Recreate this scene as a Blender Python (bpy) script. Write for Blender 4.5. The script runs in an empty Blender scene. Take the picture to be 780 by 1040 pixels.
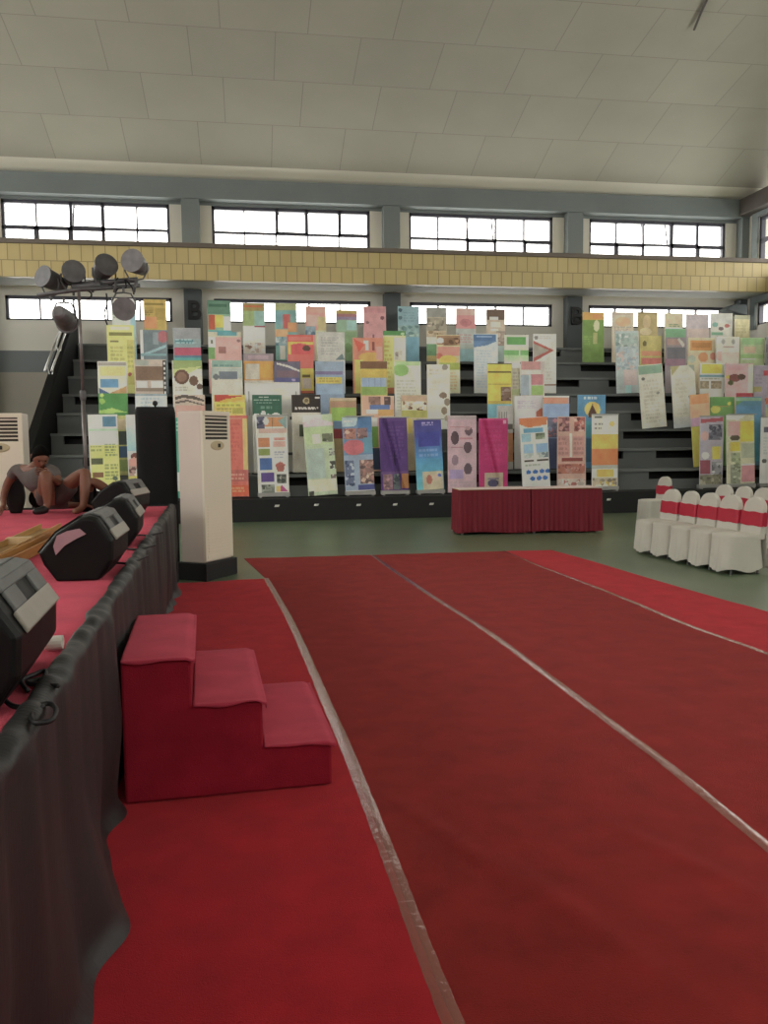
import bpy, bmesh, math, random
import numpy as np
from mathutils import Vector, Matrix, Euler
R = math.radians
C = bpy.context.scene.collection
random.seed(7)

# ------------------------------------------------------------------ camera
EYE = Vector((0, 0, 1.55)); FPX = 840.0; CX, CY = 390.0, 520.0
YAW, PITCH, ROLL = R(9.1), math.atan(71 / FPX), 0.01
_F = Vector((math.sin(YAW) * math.cos(PITCH), math.cos(YAW) * math.cos(PITCH), -math.sin(PITCH)))
_R0 = Vector((math.cos(YAW), -math.sin(YAW), 0)); _U0 = _R0.cross(_F)
_Rt = _R0 * math.cos(ROLL) - _U0 * math.sin(ROLL)
_Up = _U0 * math.cos(ROLL) + _R0 * math.sin(ROLL)
def ray(x, y): return _F + _Rt * ((x - CX) / FPX) - _Up * ((y - CY) / FPX)
def on_z(x, y, z=0.0):
    d = ray(x, y); return EYE + d * ((z - EYE.z) / d.z)
def on_y(x, y, Y):
    d = ray(x, y); return EYE + d * (Y / d.y)
def on_x(x, y, X):
    d = ray(x, y); return EYE + d * (X / d.x)
def at_d(x, y, dep): return EYE + ray(x, y) * dep
cd = bpy.data.cameras.new('camera'); cam = bpy.data.objects.new('camera', cd); C.objects.link(cam)
cd.sensor_fit = 'HORIZONTAL'; cd.sensor_width = 36; cd.lens = FPX / 780 * 36; cd.clip_end = 200
m = Matrix.Identity(4)
for i in range(3):
    m[i][0], m[i][1], m[i][2], m[i][3] = _Rt[i], _Up[i], -_F[i], EYE[i]
cam.matrix_world = m
bpy.context.scene.camera = cam
# frame of the stage: u to the right of it, v along its front edge, away from the camera
SA = R(3.2); VU = Vector((math.cos(SA), math.sin(SA), 0)); VV = Vector((-math.sin(SA), math.cos(SA), 0))
def S(u, v, z=0.0): return VU * u + VV * v + Vector((0, 0, z))
def uv_of(p): return p.dot(VU), p.dot(VV)

# ------------------------------------------------------------------ materials
def lin(c):
    c /= 255.0
    return c / 12.92 if c <= 0.04045 else ((c + 0.055) / 1.055) ** 2.4
def col(h, g=1.0):
    if isinstance(h, str): h = [int(h[i:i + 2], 16) for i in (0, 2, 4)]
    return tuple(min(0.92, lin(c) * g) for c in h) + (1.0,)
MATS = {}
def mat(name, rgb, rough=0.7, var=0.12, scale=8.0, metal=0.0, bump=0.0, bscale=40.0, sheen=0.0, spec=0.4, stretch=None):
    if name in MATS: return MATS[name]
    M = bpy.data.materials.new(name); M.use_nodes = True; MATS[name] = M
    nt = M.node_tree; b = nt.nodes['Principled BSDF']
    c = col(rgb)
    tc = nt.nodes.new('ShaderNodeTexCoord')
    src = tc.outputs['Object']
    if stretch:
        mp = nt.nodes.new('ShaderNodeMapping'); mp.inputs['Scale'].default_value = stretch
        nt.links.new(src, mp.inputs['Vector']); src = mp.outputs['Vector']
    nz = nt.nodes.new('ShaderNodeTexNoise'); nz.inputs['Scale'].default_value = scale; nz.inputs['Detail'].default_value = 4
    nt.links.new(src, nz.inputs['Vector'])
    rp = nt.nodes.new('ShaderNodeValToRGB')
    rp.color_ramp.elements[0].position = 0.3; rp.color_ramp.elements[1].position = 0.7
    rp.color_ramp.elements[0].color = tuple(x * (1 - var) for x in c[:3]) + (1,)
    rp.color_ramp.elements[1].color = tuple(min(1, x * (1 + var)) for x in c[:3]) + (1,)
    nt.links.new(nz.outputs['Fac'], rp.inputs['Fac']); nt.links.new(rp.outputs['Color'], b.inputs['Base Color'])
    b.inputs['Roughness'].default_value = rough; b.inputs['Metallic'].default_value = metal
    b.inputs['Specular IOR Level'].default_value = spec
    if sheen:
        b.inputs['Sheen Weight'].default_value = sheen; b.inputs['Sheen Roughness'].default_value = 0.5
        b.inputs['Sheen Tint'].default_value = tuple(min(1, x * 1.5 + .15) for x in c[:3]) + (1,)
    if bump:
        n2 = nt.nodes.new('ShaderNodeTexNoise'); n2.inputs['Scale'].default_value = bscale; n2.inputs['Detail'].default_value = 5
        nt.links.new(src, n2.inputs['Vector'])
        bp = nt.nodes.new('ShaderNodeBump'); bp.inputs['Strength'].default_value = bump; bp.inputs['Distance'].default_value = 0.02
        nt.links.new(n2.outputs['Fac'], bp.inputs['Height']); nt.links.new(bp.outputs['Normal'], b.inputs['Normal'])
    return M
def brick_mat(name, c1, c2, cm, w, h, mortar, uv=True, rough=0.6, off=0.5, var=0.1):
    M = bpy.data.materials.new(name); M.use_nodes = True; MATS[name] = M
    nt = M.node_tree; b = nt.nodes['Principled BSDF']
    tc = nt.nodes.new('ShaderNodeTexCoord')
    bk = nt.nodes.new('ShaderNodeTexBrick')
    bk.offset = off; bk.inputs['Scale'].default_value = 1.0
    bk.inputs['Color1'].default_value = col(c1); bk.inputs['Color2'].default_value = col(c2); bk.inputs['Mortar'].default_value = col(cm)
    bk.inputs['Brick Width'].default_value = w; bk.inputs['Row Height'].default_value = h
    bk.inputs['Mortar Size'].default_value = mortar; bk.inputs['Mortar Smooth'].default_value = 0.4
    nt.links.new(tc.outputs['UV'], bk.inputs['Vector'])
    nz = nt.nodes.new('ShaderNodeTexNoise'); nz.inputs['Scale'].default_value = 0.7; nz.inputs['Detail'].default_value = 6
    nt.links.new(tc.outputs['UV'], nz.inputs['Vector'])
    mx = nt.nodes.new('ShaderNodeMix'); mx.data_type = 'RGBA'; mx.blend_type = 'MULTIPLY'; mx.inputs[0].default_value = 1.0
    rp = nt.nodes.new('ShaderNodeValToRGB'); rp.color_ramp.elements[0].position = .3; rp.color_ramp.elements[1].position = .7
    rp.color_ramp.elements[0].color = (1 - var,) * 3 + (1,); rp.color_ramp.elements[1].color = (1, 1, 1, 1)
    nt.links.new(nz.outputs['Fac'], rp.inputs['Fac'])
    nt.links.new(bk.outputs['Color'], mx.inputs[6]); nt.links.new(rp.outputs['Color'], mx.inputs[7])
    nt.links.new(mx.outputs[2], b.inputs['Base Color']); b.inputs['Roughness'].default_value = rough
    return M

# ------------------------------------------------------------------ mesh builder
class MB:
    def __init__(s): s.v = []; s.f = []; s.m = []; s.uv = None
    def add(s, vs, fs, mi=0):
        o = len(s.v); s.v += [tuple(p) for p in vs]; s.f += [tuple(i + o for i in f) for f in fs]; s.m += [mi] * len(fs); return s
    def box(s, x0, y0, z0, x1, y1, z1, mi=0, M=None):
        vs = [Vector((x, y, z)) for z in (z0, z1) for x, y in ((x0, y0), (x1, y0), (x1, y1), (x0, y1))]
        if M is not None: vs = [M @ p for p in vs]
        return s.add(vs, [(3, 2, 1, 0), (4, 5, 6, 7), (0, 1, 5, 4), (1, 2, 6, 5), (2, 3, 7, 6), (3, 0, 4, 7)], mi)
    def prism(s, poly, a, b, fn, mi=0):
        """poly of 2-D points swept from a to b; fn(p, q, t) gives the 3-D point"""
        n = len(poly)
        vs = [fn(p[0], p[1], a) for p in poly] + [fn(p[0], p[1], b) for p in poly]
        fs = [tuple(range(n - 1, -1, -1)), tuple(range(n, 2 * n))] + [(i, (i + 1) % n, n + (i + 1) % n, n + i) for i in range(n)]
        return s.add(vs, fs, mi)
    def tube(s, pts, r, seg=8, mi=0, caps=True):
        pts = [Vector(p) for p in pts]; n = len(pts)
        rs = r if isinstance(r, (list, tuple)) else [r] * n
        vs = []; up = None
        for i, p in enumerate(pts):
            t = (pts[min(i + 1, n - 1)] - pts[max(i - 1, 0)]).normalized()
            if up is None: up = Vector((0, 0, 1)) if abs(t.z) < .9 else Vector((1, 0, 0))
            a = t.cross(up).normalized(); b = a.cross(t).normalized(); up = b
            for k in range(seg):
                w = 2 * math.pi * k / seg; vs.append(p + (a * math.cos(w) + b * math.sin(w)) * rs[i])
        fs = [(i * seg + k, i * seg + (k + 1) % seg, (i + 1) * seg + (k + 1) % seg, (i + 1) * seg + k) for i in range(n - 1) for k in range(seg)]
        if caps: fs += [tuple(range(seg - 1, -1, -1)), tuple(range((n - 1) * seg, n * seg))]
        return s.add(vs, fs, mi)
    def lathe(s, prof, M=None, seg=16, mi=0):
        """prof = [(radius, height)], around z, closed with end caps"""
        M = M or Matrix.Identity(4); vs = []
        for r, z in prof:
            for k in range(seg):
                w = 2 * math.pi * k / seg; vs.append(M @ Vector((r * math.cos(w), r * math.sin(w), z)))
        n = len(prof)
        fs = [(i * seg + k, i * seg + (k + 1) % seg, (i + 1) * seg + (k + 1) % seg, (i + 1) * seg + k) for i in range(n - 1) for k in range(seg)]
        fs += [tuple(range(seg - 1, -1, -1)), tuple(range((n - 1) * seg, n * seg))]
        return s.add(vs, fs, mi)
    def grid(s, fn, nu, nv, mi=0, close=False):
        vs = [fn(i / nu, j / nv) for j in range(nv + 1) for i in range(nu + (0 if close else 1))]
        w = nu if close else nu + 1
        fs = [(j * w + i, j * w + (i + 1) % w, (j + 1) * w + (i + 1) % w, (j + 1) * w + i) for j in range(nv) for i in range(nu)]
        return s.add(vs, fs, mi)
    def build(s, name, mats, parent=None, smooth=False, bevel=0.0, solid=0.0, sub=0):
        me = bpy.data.meshes.new(name); me.from_pydata(s.v, [], s.f)
        for M in (mats if isinstance(mats, (list, tuple)) else [mats]): me.materials.append(M)
        me.polygons.foreach_set('material_index', s.m)
        if smooth: me.polygons.foreach_set('use_smooth', [True] * len(s.f))
        me.update()
        bm = bmesh.new(); bm.from_mesh(me); bmesh.ops.recalc_face_normals(bm, faces=bm.faces); bm.to_mesh(me); bm.free()
        o = bpy.data.objects.new(name, me); C.objects.link(o)
        if parent is not None: o.parent = parent
        if bevel:
            b = o.modifiers.new('bevel', 'BEVEL'); b.width = bevel; b.segments = 2; b.limit_method = 'ANGLE'
        if solid:
            b = o.modifiers.new('solid', 'SOLIDIFY'); b.thickness = solid; b.offset = 0
        if sub:
            b = o.modifiers.new('sub', 'SUBSURF'); b.levels = sub; b.render_levels = sub
        return o
def uvmap(o, fn):
    me = o.data; l = me.uv_layers.new(name='UVMap')
    for lp in me.loops: l.data[lp.index].uv = fn(me.vertices[lp.vertex_index].co)
def tag(o, label=None, cat=None, group=None, kind=None):
    if label: o['label'] = label
    if cat: o['category'] = cat
    if group: o['group'] = group
    if kind: o['kind'] = kind
    return o
def thing(name, loc, rz, label, cat, group=None):
    o = bpy.data.objects.new(name, None); C.objects.link(o); o.location = loc; o.rotation_euler = (0, 0, rz)
    return tag(o, label, cat, group)
def structure(o): o['kind'] = 'structure'; return o
def copy_tree(o, parent=None):
    c = o.copy(); C.objects.link(c)
    if parent is not None: c.parent = parent
    for ch in list(o.children): copy_tree(ch, c)
    return c
def sm(a, b, x):
    t = max(0, min(1, (x - a) / (b - a))); return t * t * (3 - 2 * t)
def interp(pts, x):
    """piecewise linear through sorted (x, y)"""
    if x <= pts[0][0]: return pts[0][1]
    for (a, b), (c, d) in zip(pts, pts[1:]):
        if x <= c: return b + (d - b) * (x - a) / (c - a)
    return pts[-1][1]
def spline(pts, n=8):
    P = [Vector(p) for p in pts]; out = []
    for i in range(len(P) - 1):
        p0 = P[max(i - 1, 0)]; p1 = P[i]; p2 = P[i + 1]; p3 = P[min(i + 2, len(P) - 1)]
        for k in range(n):
            t = k / n
            out.append(0.5 * ((2 * p1) + (p2 - p0) * t + (2 * p0 - 5 * p1 + 4 * p2 - p3) * t * t + (3 * p1 - p0 - 3 * p2 + p3) * t ** 3))
    out.append(P[-1]); return out

# ------------------------------------------------------------------ the hall
YB = 22.3                      # back wall
PIL = [-6.5, -1.37, 3.81, 8.9, 14.06]
XR = 14.06; XL = -12.0
ZT = 8.22                      # top of the wall
YG = 20.9                      # front of the gallery
floor_m = mat('green floor paint', '66755c', 0.38, 0.10, 0.9, bump=0.04, bscale=6)
cream = mat('cream wall paint', 'cbc8be', 0.8, 0.05, 0.6)
beige = mat('beige lower wall', '9a958a', 0.8, 0.05, 0.8)
greyp = mat('grey blue paint', '6f7676', 0.75, 0.06, 0.8)
darkp = mat('dark and shaded grey blue', '565c5e', 0.75, 0.08, 0.8)
stripe_m = mat('grey wall stripe', '707577', 0.75, 0.06, 0.8)
frame_m = mat('dark window frame', '3c3b46', 0.5, 0.1, 5)
brown_m = mat('brown beam paint', '4b4540', 0.6, 0.1, 2)
black_m = mat('black paint', '1d1d1f', 0.6, 0.15, 2)
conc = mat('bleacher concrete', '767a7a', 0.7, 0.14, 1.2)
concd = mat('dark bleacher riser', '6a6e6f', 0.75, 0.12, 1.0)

structure(MB().box(XL, -7, -0.2, 22, YB + .4, 0).build('floor', floor_m))
# back wall with openings: bands of boxes around each window
WZ = [(4.70, 5.31), (5.95, 7.66)]     # lower and upper window heights
WX = [(a + .52, b - .54) for a, b in zip(PIL, PIL[1:])]
wb = MB()
def band(x0, x1, z0, z1, mi, th=.3): wb.box(x0, YB, z0, x1, YB + th, z1, mi)
band(XL, XR + .3, 0, 3.40, 1); band(XL, XR + .3, 3.40, 3.94, 2); band(XL, XR + .3, 3.94, WZ[0][0], 0)
band(XL, XR + .3, WZ[0][1], WZ[1][0], 0); band(XL, XR + .3, WZ[1][1], ZT, 3)
edges = [XL] + [e for w in WX for e in w] + [XR + .3]
for i in range(0, len(edges), 2):
    band(edges[i], edges[i + 1], WZ[0][0], WZ[0][1], 0); band(edges[i], edges[i + 1], WZ[1][0], WZ[1][1], 0)
structure(wb.build('wall_back', [cream, beige, stripe_m, greyp]))
# right wall with its own windows
rw = MB(); rwz = WZ; RY = [(16.2, 21.55)]
def rband(y0, y1, z0, z1, mi=0): rw.box(XR, y0, z0, XR + .3, y1, z1, mi)
rband(-7, YB, 0, 3.0, 1); rband(-7, YB, 3.0, WZ[0][0]); rband(-7, 14.5, WZ[0][1], WZ[1][0]); rband(-7, 14.5, WZ[1][1], 7.8); rband(14.5, YB, WZ[0][1], WZ[1][0]); rband(14.5, YB, WZ[1][1], 7.8)
for z0, z1 in WZ: rband(14.5, RY[0][0], z0, z1); rband(RY[0][1], YB, z0, z1)
structure(rw.build('wall_right', [cream, beige]))
structure(MB().box(XL - .3, -7, 0, XL, YB + .3, 5.2).box(XL - .3, -7, 7.66, XL, YB + .3, 11.5).build('wall_left', cream))
structure(MB().box(XL, -7.3, 0, 22, -7, 5.95).box(XL, -7.3, 7.0, 22, -7, 11.5).build('wall_rear', cream))
structure(MB().box(15.4, -7, 7.8, 15.6, YB + .3, 11.5).box(XR + .3, YB, 7.6, 15.6, YB + .3, 8.3).build('trim_10', cream))  # unseen panels added to keep sky light out above the right wall
tb = MB(); tb.box(XR - .35, 12.0, 7.78, XR + .35, YB - .33, 8.23)
structure(tb.build('trim_1', brown_m, bevel=.02))
hb = MB(); hb.box(XL, YB - .32, 7.74, XR, YB, ZT + .02)
structure(hb.build('trim_2', greyp))
for i, x in enumerate(PIL):
    structure(MB().box(x - .22, YB - .3, 0, x + .22, YB, 5.49).build('pillar', darkp, bevel=.01))  # darker copy of the pillar paint: gallery shade put into the colour
    structure(MB().box(x - .22, YB - .3, 5.6, x + .22, YB, 7.74).build('pillar', greyp, bevel=.01))
# gallery: slab, tiled parapet, coping
structure(MB().box(XL, YG + .16, 5.50, XR, YB - .31, 5.66).build('trim_3', mat('grey soffit paint', '8f8f88', .8, .05, 1)))
tile_m = brick_mat('yellow parapet tile', 'c9b680', 'c1ad77', '8f8058', .275, .385, .012, rough=.45, var=.15)
ga = MB().box(XL, YG, 5.50, XR, YG + .15, 6.27).build('trim_4', tile_m); uvmap(ga, lambda c: (c.x, c.z - 5.50)); structure(ga)
structure(MB().box(XL, YG - .05, 6.27, XR, YG + .2, 6.38).build('trim_5', mat('brown grey coping', '6b6158', .6, .1, 2), bevel=.01))

# windows
gm = bpy.data.materials.new('window glass'); gm.use_nodes = True; nt = gm.node_tree; nt.nodes.clear()
ou = nt.nodes.new('ShaderNodeOutputMaterial'); tr = nt.nodes.new('ShaderNodeBsdfTransparent'); gl = nt.nodes.new('ShaderNodeBsdfGlossy')
gl.inputs['Roughness'].default_value = .05; mx = nt.nodes.new('ShaderNodeMixShader'); mx.inputs[0].default_value = .05
nt.links.new(tr.outputs[0], mx.inputs[1]); nt.links.new(gl.outputs[0], mx.inputs[2]); nt.links.new(mx.outputs[0], ou.inputs[0])
wn = 0
def window(x0, x1, z0, z1, rows, place, seed):
    """a banded steel window; place(a, depth, z) maps along-wall, into-wall, height to the world"""
    global wn; wn += 1
    rnd = random.Random(seed)
    e = bpy.data.objects.new('window_%d' % wn, None); C.objects.link(e); e['kind'] = 'structure'
    e.location = place((x0 + x1) / 2, .1, z0)
    o = e.location.copy()
    fr = MB(); gp = MB()
    def bx(mb, a0, a1, d0, d1, b0, b1):
        ps = [place(a, d, z) - o for z in (b0, b1) for a, d in ((a0, d0), (a1, d0), (a1, d1), (a0, d1))]
        mb.add(ps, [(3, 2, 1, 0), (4, 5, 6, 7), (0, 1, 5, 4), (1, 2, 6, 5), (2, 3, 7, 6), (3, 0, 4, 7)])
    w = .036
    bx(fr, x0, x1, .04, .16, z1 - .08, z1); bx(fr, x0, x1, .04, .16, z0, z0 + .05)
    bx(fr, x0, x0 + .07, .04, .16, z0, z1); bx(fr, x1 - .07, x1, .04, .16, z0, z1)
    n = 5; cw = (x1 - x0) / n
    for k in range(1, n): bx(fr, x0 + k * cw - w / 2, x0 + k * cw + w / 2, .05, .15, z0, z1)
    zs = [z0, z1] if rows == 1 else [z0, z0 + (z1 - z0) * .62, z1]
    if rows == 2: bx(fr, x0, x1, .05, .15, zs[1] - .03, zs[1] + .03)
    for k in range(n):
        a0, a1 = x0 + k * cw, x0 + (k + 1) * cw
        for j in range(rows):
            b0, b1 = zs[j], zs[j + 1]
            th = rnd.choice([0, 0, .05]) if rows == 2 else 0
            if th:
                for q in ((a0, a0 + .06, b0, b1), (a1 - .06, a1, b0, b1), (a0, a1, b1 - .07, b1), (a0, a1, b0, b0 + .05)): bx(fr, q[0], q[1], .03, .09, q[2], q[3])
            bx(gp, a0 + .02, a1 - .02, .095, .101, b0 + .02, b1 - .02)
    if rows == 2:                                    # the hopper sash that stands ajar, with its stay
        k = 2; a0, a1 = x0 + k * cw + .05, x0 + (k + 1) * cw - .05
        b1 = z1 - .02; b0 = zs[1] + .04
        for (p, q) in (((a0, .16, b0), (a0, .32, b1)), ((a1, .16, b0), (a1, .32, b1)), ((a0, .32, b1), (a1, .32, b1)), ((a0, .1, b1), (a0 + .05, .34, b1 - .08))):
            fr.tube([place(*p) - o, place(*q) - o], .022, 6)
    f = fr.build('window_frame', frame_m, e); gp.build('pane', gm, f)
for i, (a, b) in enumerate(WX):
    window(a, b, WZ[0][0], WZ[0][1], 1, lambda x, d, z: Vector((x, YB + d, z)), i)
    window(a, b, WZ[1][0], WZ[1][1], 2, lambda x, d, z: Vector((x, YB + d, z)), i + 30)
for z0, z1, r in ((WZ[0][0], WZ[0][1], 1), (WZ[1][0], WZ[1][1], 2)):
    window(RY[0][0], RY[0][1], z0, z1, r, lambda y, d, z: Vector((XR + d, y, z)), 77)
# dark surround of the right wall windows
for z0, z1 in WZ:
    q = MB(); y0, y1 = RY[0]
    for a in ((y0 - .22, y0, z0 - .1, z1 + .2), (y1, y1 + .25, z0 - .1, z1 + .2), (y0, y1, z1, z1 + .2)): q.box(XR - .06, a[0], a[2], XR, a[1], a[3])
    structure(q.build('trim_%d' % (6 if z0 < 5 else 7), greyp))

# ceiling: a shallow vault of white boards
prof = [(YB, ZT), (21.6, 8.45)]; th = [20, 16, 12, 9, 7, 6, 5, 4, 3, 2, 1, 0, 0, -1, -2, -3, -4, -5, -6]
for t in th:
    y, z = prof[-1]; prof.append((y - 1.5 * math.cos(R(t)), z + 1.5 * math.sin(R(t))))
arc = [0.0]
for a, b in zip(prof, prof[1:]): arc.append(arc[-1] + math.hypot(a[0] - b[0], a[1] - b[1]))
ceil_m = brick_mat('ceiling board', 'aaa798', 'a5a294', '918e82', 1.72, 1.5, .012, rough=.85, off=.37, var=.08)
cm = MB(); n = len(prof)
up = [(y, z + .15) for y, z in prof]
vs = [(x, y, z) for x in (-16, 15.6) for y, z in prof] + [(x, y, z) for x in (-16, 15.6) for y, z in up]
cm.add(vs, [(i, i + 1, n + i + 1, n + i) for i in range(1, n - 1)] + [(2 * n + i, 2 * n + i + 1, 3 * n + i + 1, 3 * n + i) for i in range(n - 1)], 0)
cm.add([(x, y, z) for x in (-16, 15.6) for y, z in prof[:2]], [(0, 1, 3, 2)], 1)
ceil = cm.build('ceiling', [ceil_m, mat('lit ceiling edge paint', 'dad7c9', .8, .04, .5)])  # edge strip lightened for the light its steeper slope catches
amap = {(round(y, 3)): s for (y, z), s in zip(prof, arc)}
uvmap(ceil, lambda c: (c.x + .4, amap.get(round(c.y, 3), 0) - arc[1])); structure(ceil)
def ceil_z(y):
    for (y1, z1), (y2, z2) in zip(prof, prof[1:]):
        if y2 <= y <= y1: return z1 + (z2 - z1) * (y - y1) / (y2 - y1)
def on_ceiling(x, y):
    yy = 21.0
    while on_y(x, y, yy).z > ceil_z(yy) - .03: yy -= .02
    return on_y(x, y, yy)
p = on_ceiling(705, 29)
tag(MB().tube([p + Vector((0, 0, -.02)), p.lerp(on_ceiling(711.5, 14), 1), on_ceiling(718, 0), on_ceiling(721, -8) + Vector((0, 0, .12))], .025, 8).build('hanger_rod', brown_m), 'short dark rod hanging from the ceiling boards at upper right', 'rod')

# bleachers: nine tiers with an overhanging seat edge and long toe slots
RISE, RUN, Y0, BX0 = .45, .65, 16.5, -4.16
bl = MB()
for k in range(1, 10):
    y = Y0 + RUN * (k - 1); z = RISE * k; y1 = YB - .32 if k == 9 else y + RUN + .3
    if k == 1:
        bl.box(BX0, y, 0, XR, y1, z, 2); continue
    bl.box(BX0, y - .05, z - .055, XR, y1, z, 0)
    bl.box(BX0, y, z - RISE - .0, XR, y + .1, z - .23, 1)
    bl.box(BX0, y + .40, z - RISE, XR, y + .5, z - .055, 2)  # black recess back stands in for the shade inside the slots
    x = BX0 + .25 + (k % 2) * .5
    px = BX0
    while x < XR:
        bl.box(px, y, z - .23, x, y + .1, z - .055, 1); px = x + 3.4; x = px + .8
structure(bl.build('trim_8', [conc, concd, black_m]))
# stair parapet that closes the bleachers on the left, with steel rails
pp = [(Y0 - .1, 0), (YB - .35, 0), (YB - .35, 4.05 + .5), (YB - .9, 4.05 + .5), (Y0 - .1, .45 + .6)]
structure(MB().prism(pp, BX0 - .22, BX0 - .02, lambda a, b, t: Vector((t, a, b))).build('trim_9', mat('deep black paint', '111112', .7, .15, 2, spec=.2), bevel=.02))
hr = thing('handrail', (BX0 - .12, YB - 1.0, 4.5), 0, 'twin bright steel handrail on the sloping black stair parapet at left', 'handrail')
steel = mat('polished steel', 'c8c8c8', .38, .05, 5, metal=1.0)
for dx in (-.07, .07):
    a = Vector((dx, 0, .16)); b = Vector((dx, -2.3, .16 - 2.3 * .655))
    MB().tube([a, b], .026, 8).build('rail', steel, hr, smooth=True)
    for t in (.1, .5, .9):
        q = a.lerp(b, t); MB().tube([q, q + Vector((-dx * .55, 0, -.2))], .012, 6).build('bracket', steel, hr)
# letters on the pillars
def text_mesh(body, size, depth):
    cu = bpy.data.curves.new('t', 'FONT'); cu.body = body; cu.size = size; cu.extrude = depth; cu.align_x = 'CENTER'; cu.align_y = 'CENTER'
    cu.offset = 0.018 * size
    o = bpy.data.objects.new('t', cu); C.objects.link(o); bpy.context.view_layer.update()
    me = bpy.data.meshes.new_from_object(o.evaluated_get(bpy.context.evaluated_depsgraph_get()))
    bpy.data.objects.remove(o); return me
bme = text_mesh('B', .66, .03); bme.materials.append(black_m)
for i, w in ((1, 'left'), (3, 'right')):
    o = bpy.data.objects.new('letter_sign', bme); C.objects.link(o)
    o.location = (PIL[i] + .03, YB - .335, 4.93); o.rotation_euler = (R(90), 0, 0)
    tag(o, 'black letter B on the grey pillar ' + ('beside the hanging spotlights' if w == 'left' else 'at the right beside the green banner'), 'letter', 'block letters on the pillars')
# the dark box under the gallery by the right corner
p = on_y(749, 319, 21.45)
tag(MB().prism([(-.34, .12), (.3, -.02), (.3, .27), (-.1, .27)], 0, .5, lambda a, b, t: p + Vector((a, t, b))).build('duct_box', darkp, bevel=.02),
    'dark grey box hung under the gallery near the right corner', 'box')
# ------------------------------------------------------------------ carpets and tape on the floor
def carpet_mat(name, rgb, sheen=.25):
    M = mat(name, rgb, .95, .16, 5.0, bump=.35, bscale=260, sheen=sheen, spec=.1)
    return M
ca_m = carpet_mat('bright red carpet', 'a81f2a', .35)
cb_m = carpet_mat('dark red carpet', '872422', .25)
cs_m = carpet_mat('rose red carpet', 'b53f53', .42)  # deck and treads: pinker tone holds the window light's sheen on the carpet
T1 = [(520, 1170), (460, 1040), (430, 965), (405, 898), (375, 820), (350, 757), (330, 711), (308, 660), (290, 622), (270, 588)]
T2 = [(1010, 1060), (880, 945), (780, 862), (680, 780), (620, 735), (560, 690), (520, 660), (480, 632), (437, 605), (400, 580), (378, 564)]
T3 = [(1240, 850), (1000, 753), (780, 665), (700, 636), (640, 611), (590, 591), (550, 576), (512, 560)]
TE = [(1500, 850), (1100, 720), (780, 622), (740, 611), (660, 588), (600, 570), (560, 559)]
def floor_line(px): return spline([on_z(x, y, 0) for x, y in px], 6)
L1, L2, L3, LE = map(floor_line, (T1, T2, T3, TE))
def resample(L, n):
    d = [0.0]
    for a, b in zip(L, L[1:]): d.append(d[-1] + (b - a).length)
    out = []
    for k in range(n + 1):
        s = d[-1] * k / n
        i = max(j for j in range(len(d)) if d[j] <= s + 1e-9); i = min(i, len(L) - 2)
        out.append(L[i].lerp(L[i + 1], (s - d[i]) / max(1e-9, d[i + 1] - d[i])))
    return out
rngw = random.Random(3)
def strip(name, A, B, m_, z, label, n=200, mseg=100):
    A, B = resample(A, n), resample(B, n)
    waves = [(rngw.uniform(-.5, .5), rngw.uniform(1, 3), rngw.uniform(0, 6)) for _ in range(5)]
    def fn(a, b):
        i = min(int(b * n + .5), n); p = A[i].lerp(B[i], a)
        h = 0
        for s_, f_, p_ in waves: h += .0012 * math.sin(f_ * 4 * (p.x + s_ * p.y) + p_)
        for cx_, cy_, an, ln in ((1.02, 2.45, 1.9, .55), (1.55, 2.7, 2.0, .4), (.62, 2.9, 1.2, .25), (.75, 3.0, 1.95, .7)):
            dx, dy = p.x - cx_, p.y - cy_; t = dx * math.cos(an) + dy * math.sin(an); q = -dx * math.sin(an) + dy * math.cos(an)
            h += .007 * math.exp(-(t / ln) ** 2 * 2 - (q / .05) ** 2)
        e = min(1, 12 * a, 12 * (1 - a)); return (p.x, p.y, z + max(-.0015, h * e))
    mb = MB().grid(fn, mseg, n)
    rim = [(j * (mseg + 1)) for j in range(n + 1)]; rim2 = [j * (mseg + 1) + mseg for j in range(n + 1)]
    for r_ in (rim, rim2, list(range(mseg + 1)), [n * (mseg + 1) + k for k in range(mseg + 1)]):
        o_ = len(mb.v); mb.v += [(mb.v[i][0], mb.v[i][1], 0.0) for i in r_]
        for k in range(len(r_) - 1): mb.f.append((r_[k], r_[k + 1], o_ + k + 1, o_ + k)); mb.m.append(0)
    return tag(mb.build(name, m_, smooth=False), label, 'carpet', 'red carpet strips on the hall floor')
LA = [S(-.9, 1.0), S(-.9, 9.35)]
strip('carpet', LA, [p for p in L1], ca_m, .006, 'bright red carpet strip under the steps beside the black stage skirt')
far1 = on_z(236, 567, 0)
L1b = L1 + [far1 + (L1[-1] - far1) * .1 + Vector((-.28, 0, 0))]
B1 = [p + Vector((.0012, 0, 0)) for p in L1] + [on_z(248, 567.5)]
strip('carpet', B1, [p - Vector((.0012, 0, 0)) for p in L2], cb_m, .006, 'dark red carpet strip between the left and the middle tape, widest in front')
strip('carpet', [p + Vector((.0012, 0, 0)) for p in L2], [p - Vector((.0012, 0, 0)) for p in L3], cb_m, .006, 'dark red carpet strip between the middle and the right tape')
strip('carpet', [p + Vector((.0012, 0, 0)) for p in L3], LE, ca_m, .006, 'bright red outer carpet strip beside the green floor at right')
tape_m = bpy.data.materials.new('clear packing tape'); tape_m.use_nodes = True; nt = tape_m.node_tree
b = nt.nodes['Principled BSDF']; b.inputs['Base Color'].default_value = col('a8665c'); b.inputs['Roughness'].default_value = .12
b.inputs['Specular IOR Level'].default_value = .9; b.inputs['Coat Weight'].default_value = 1.0; b.inputs['Coat Roughness'].default_value = .05; b.inputs['Alpha'].default_value = .6
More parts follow.
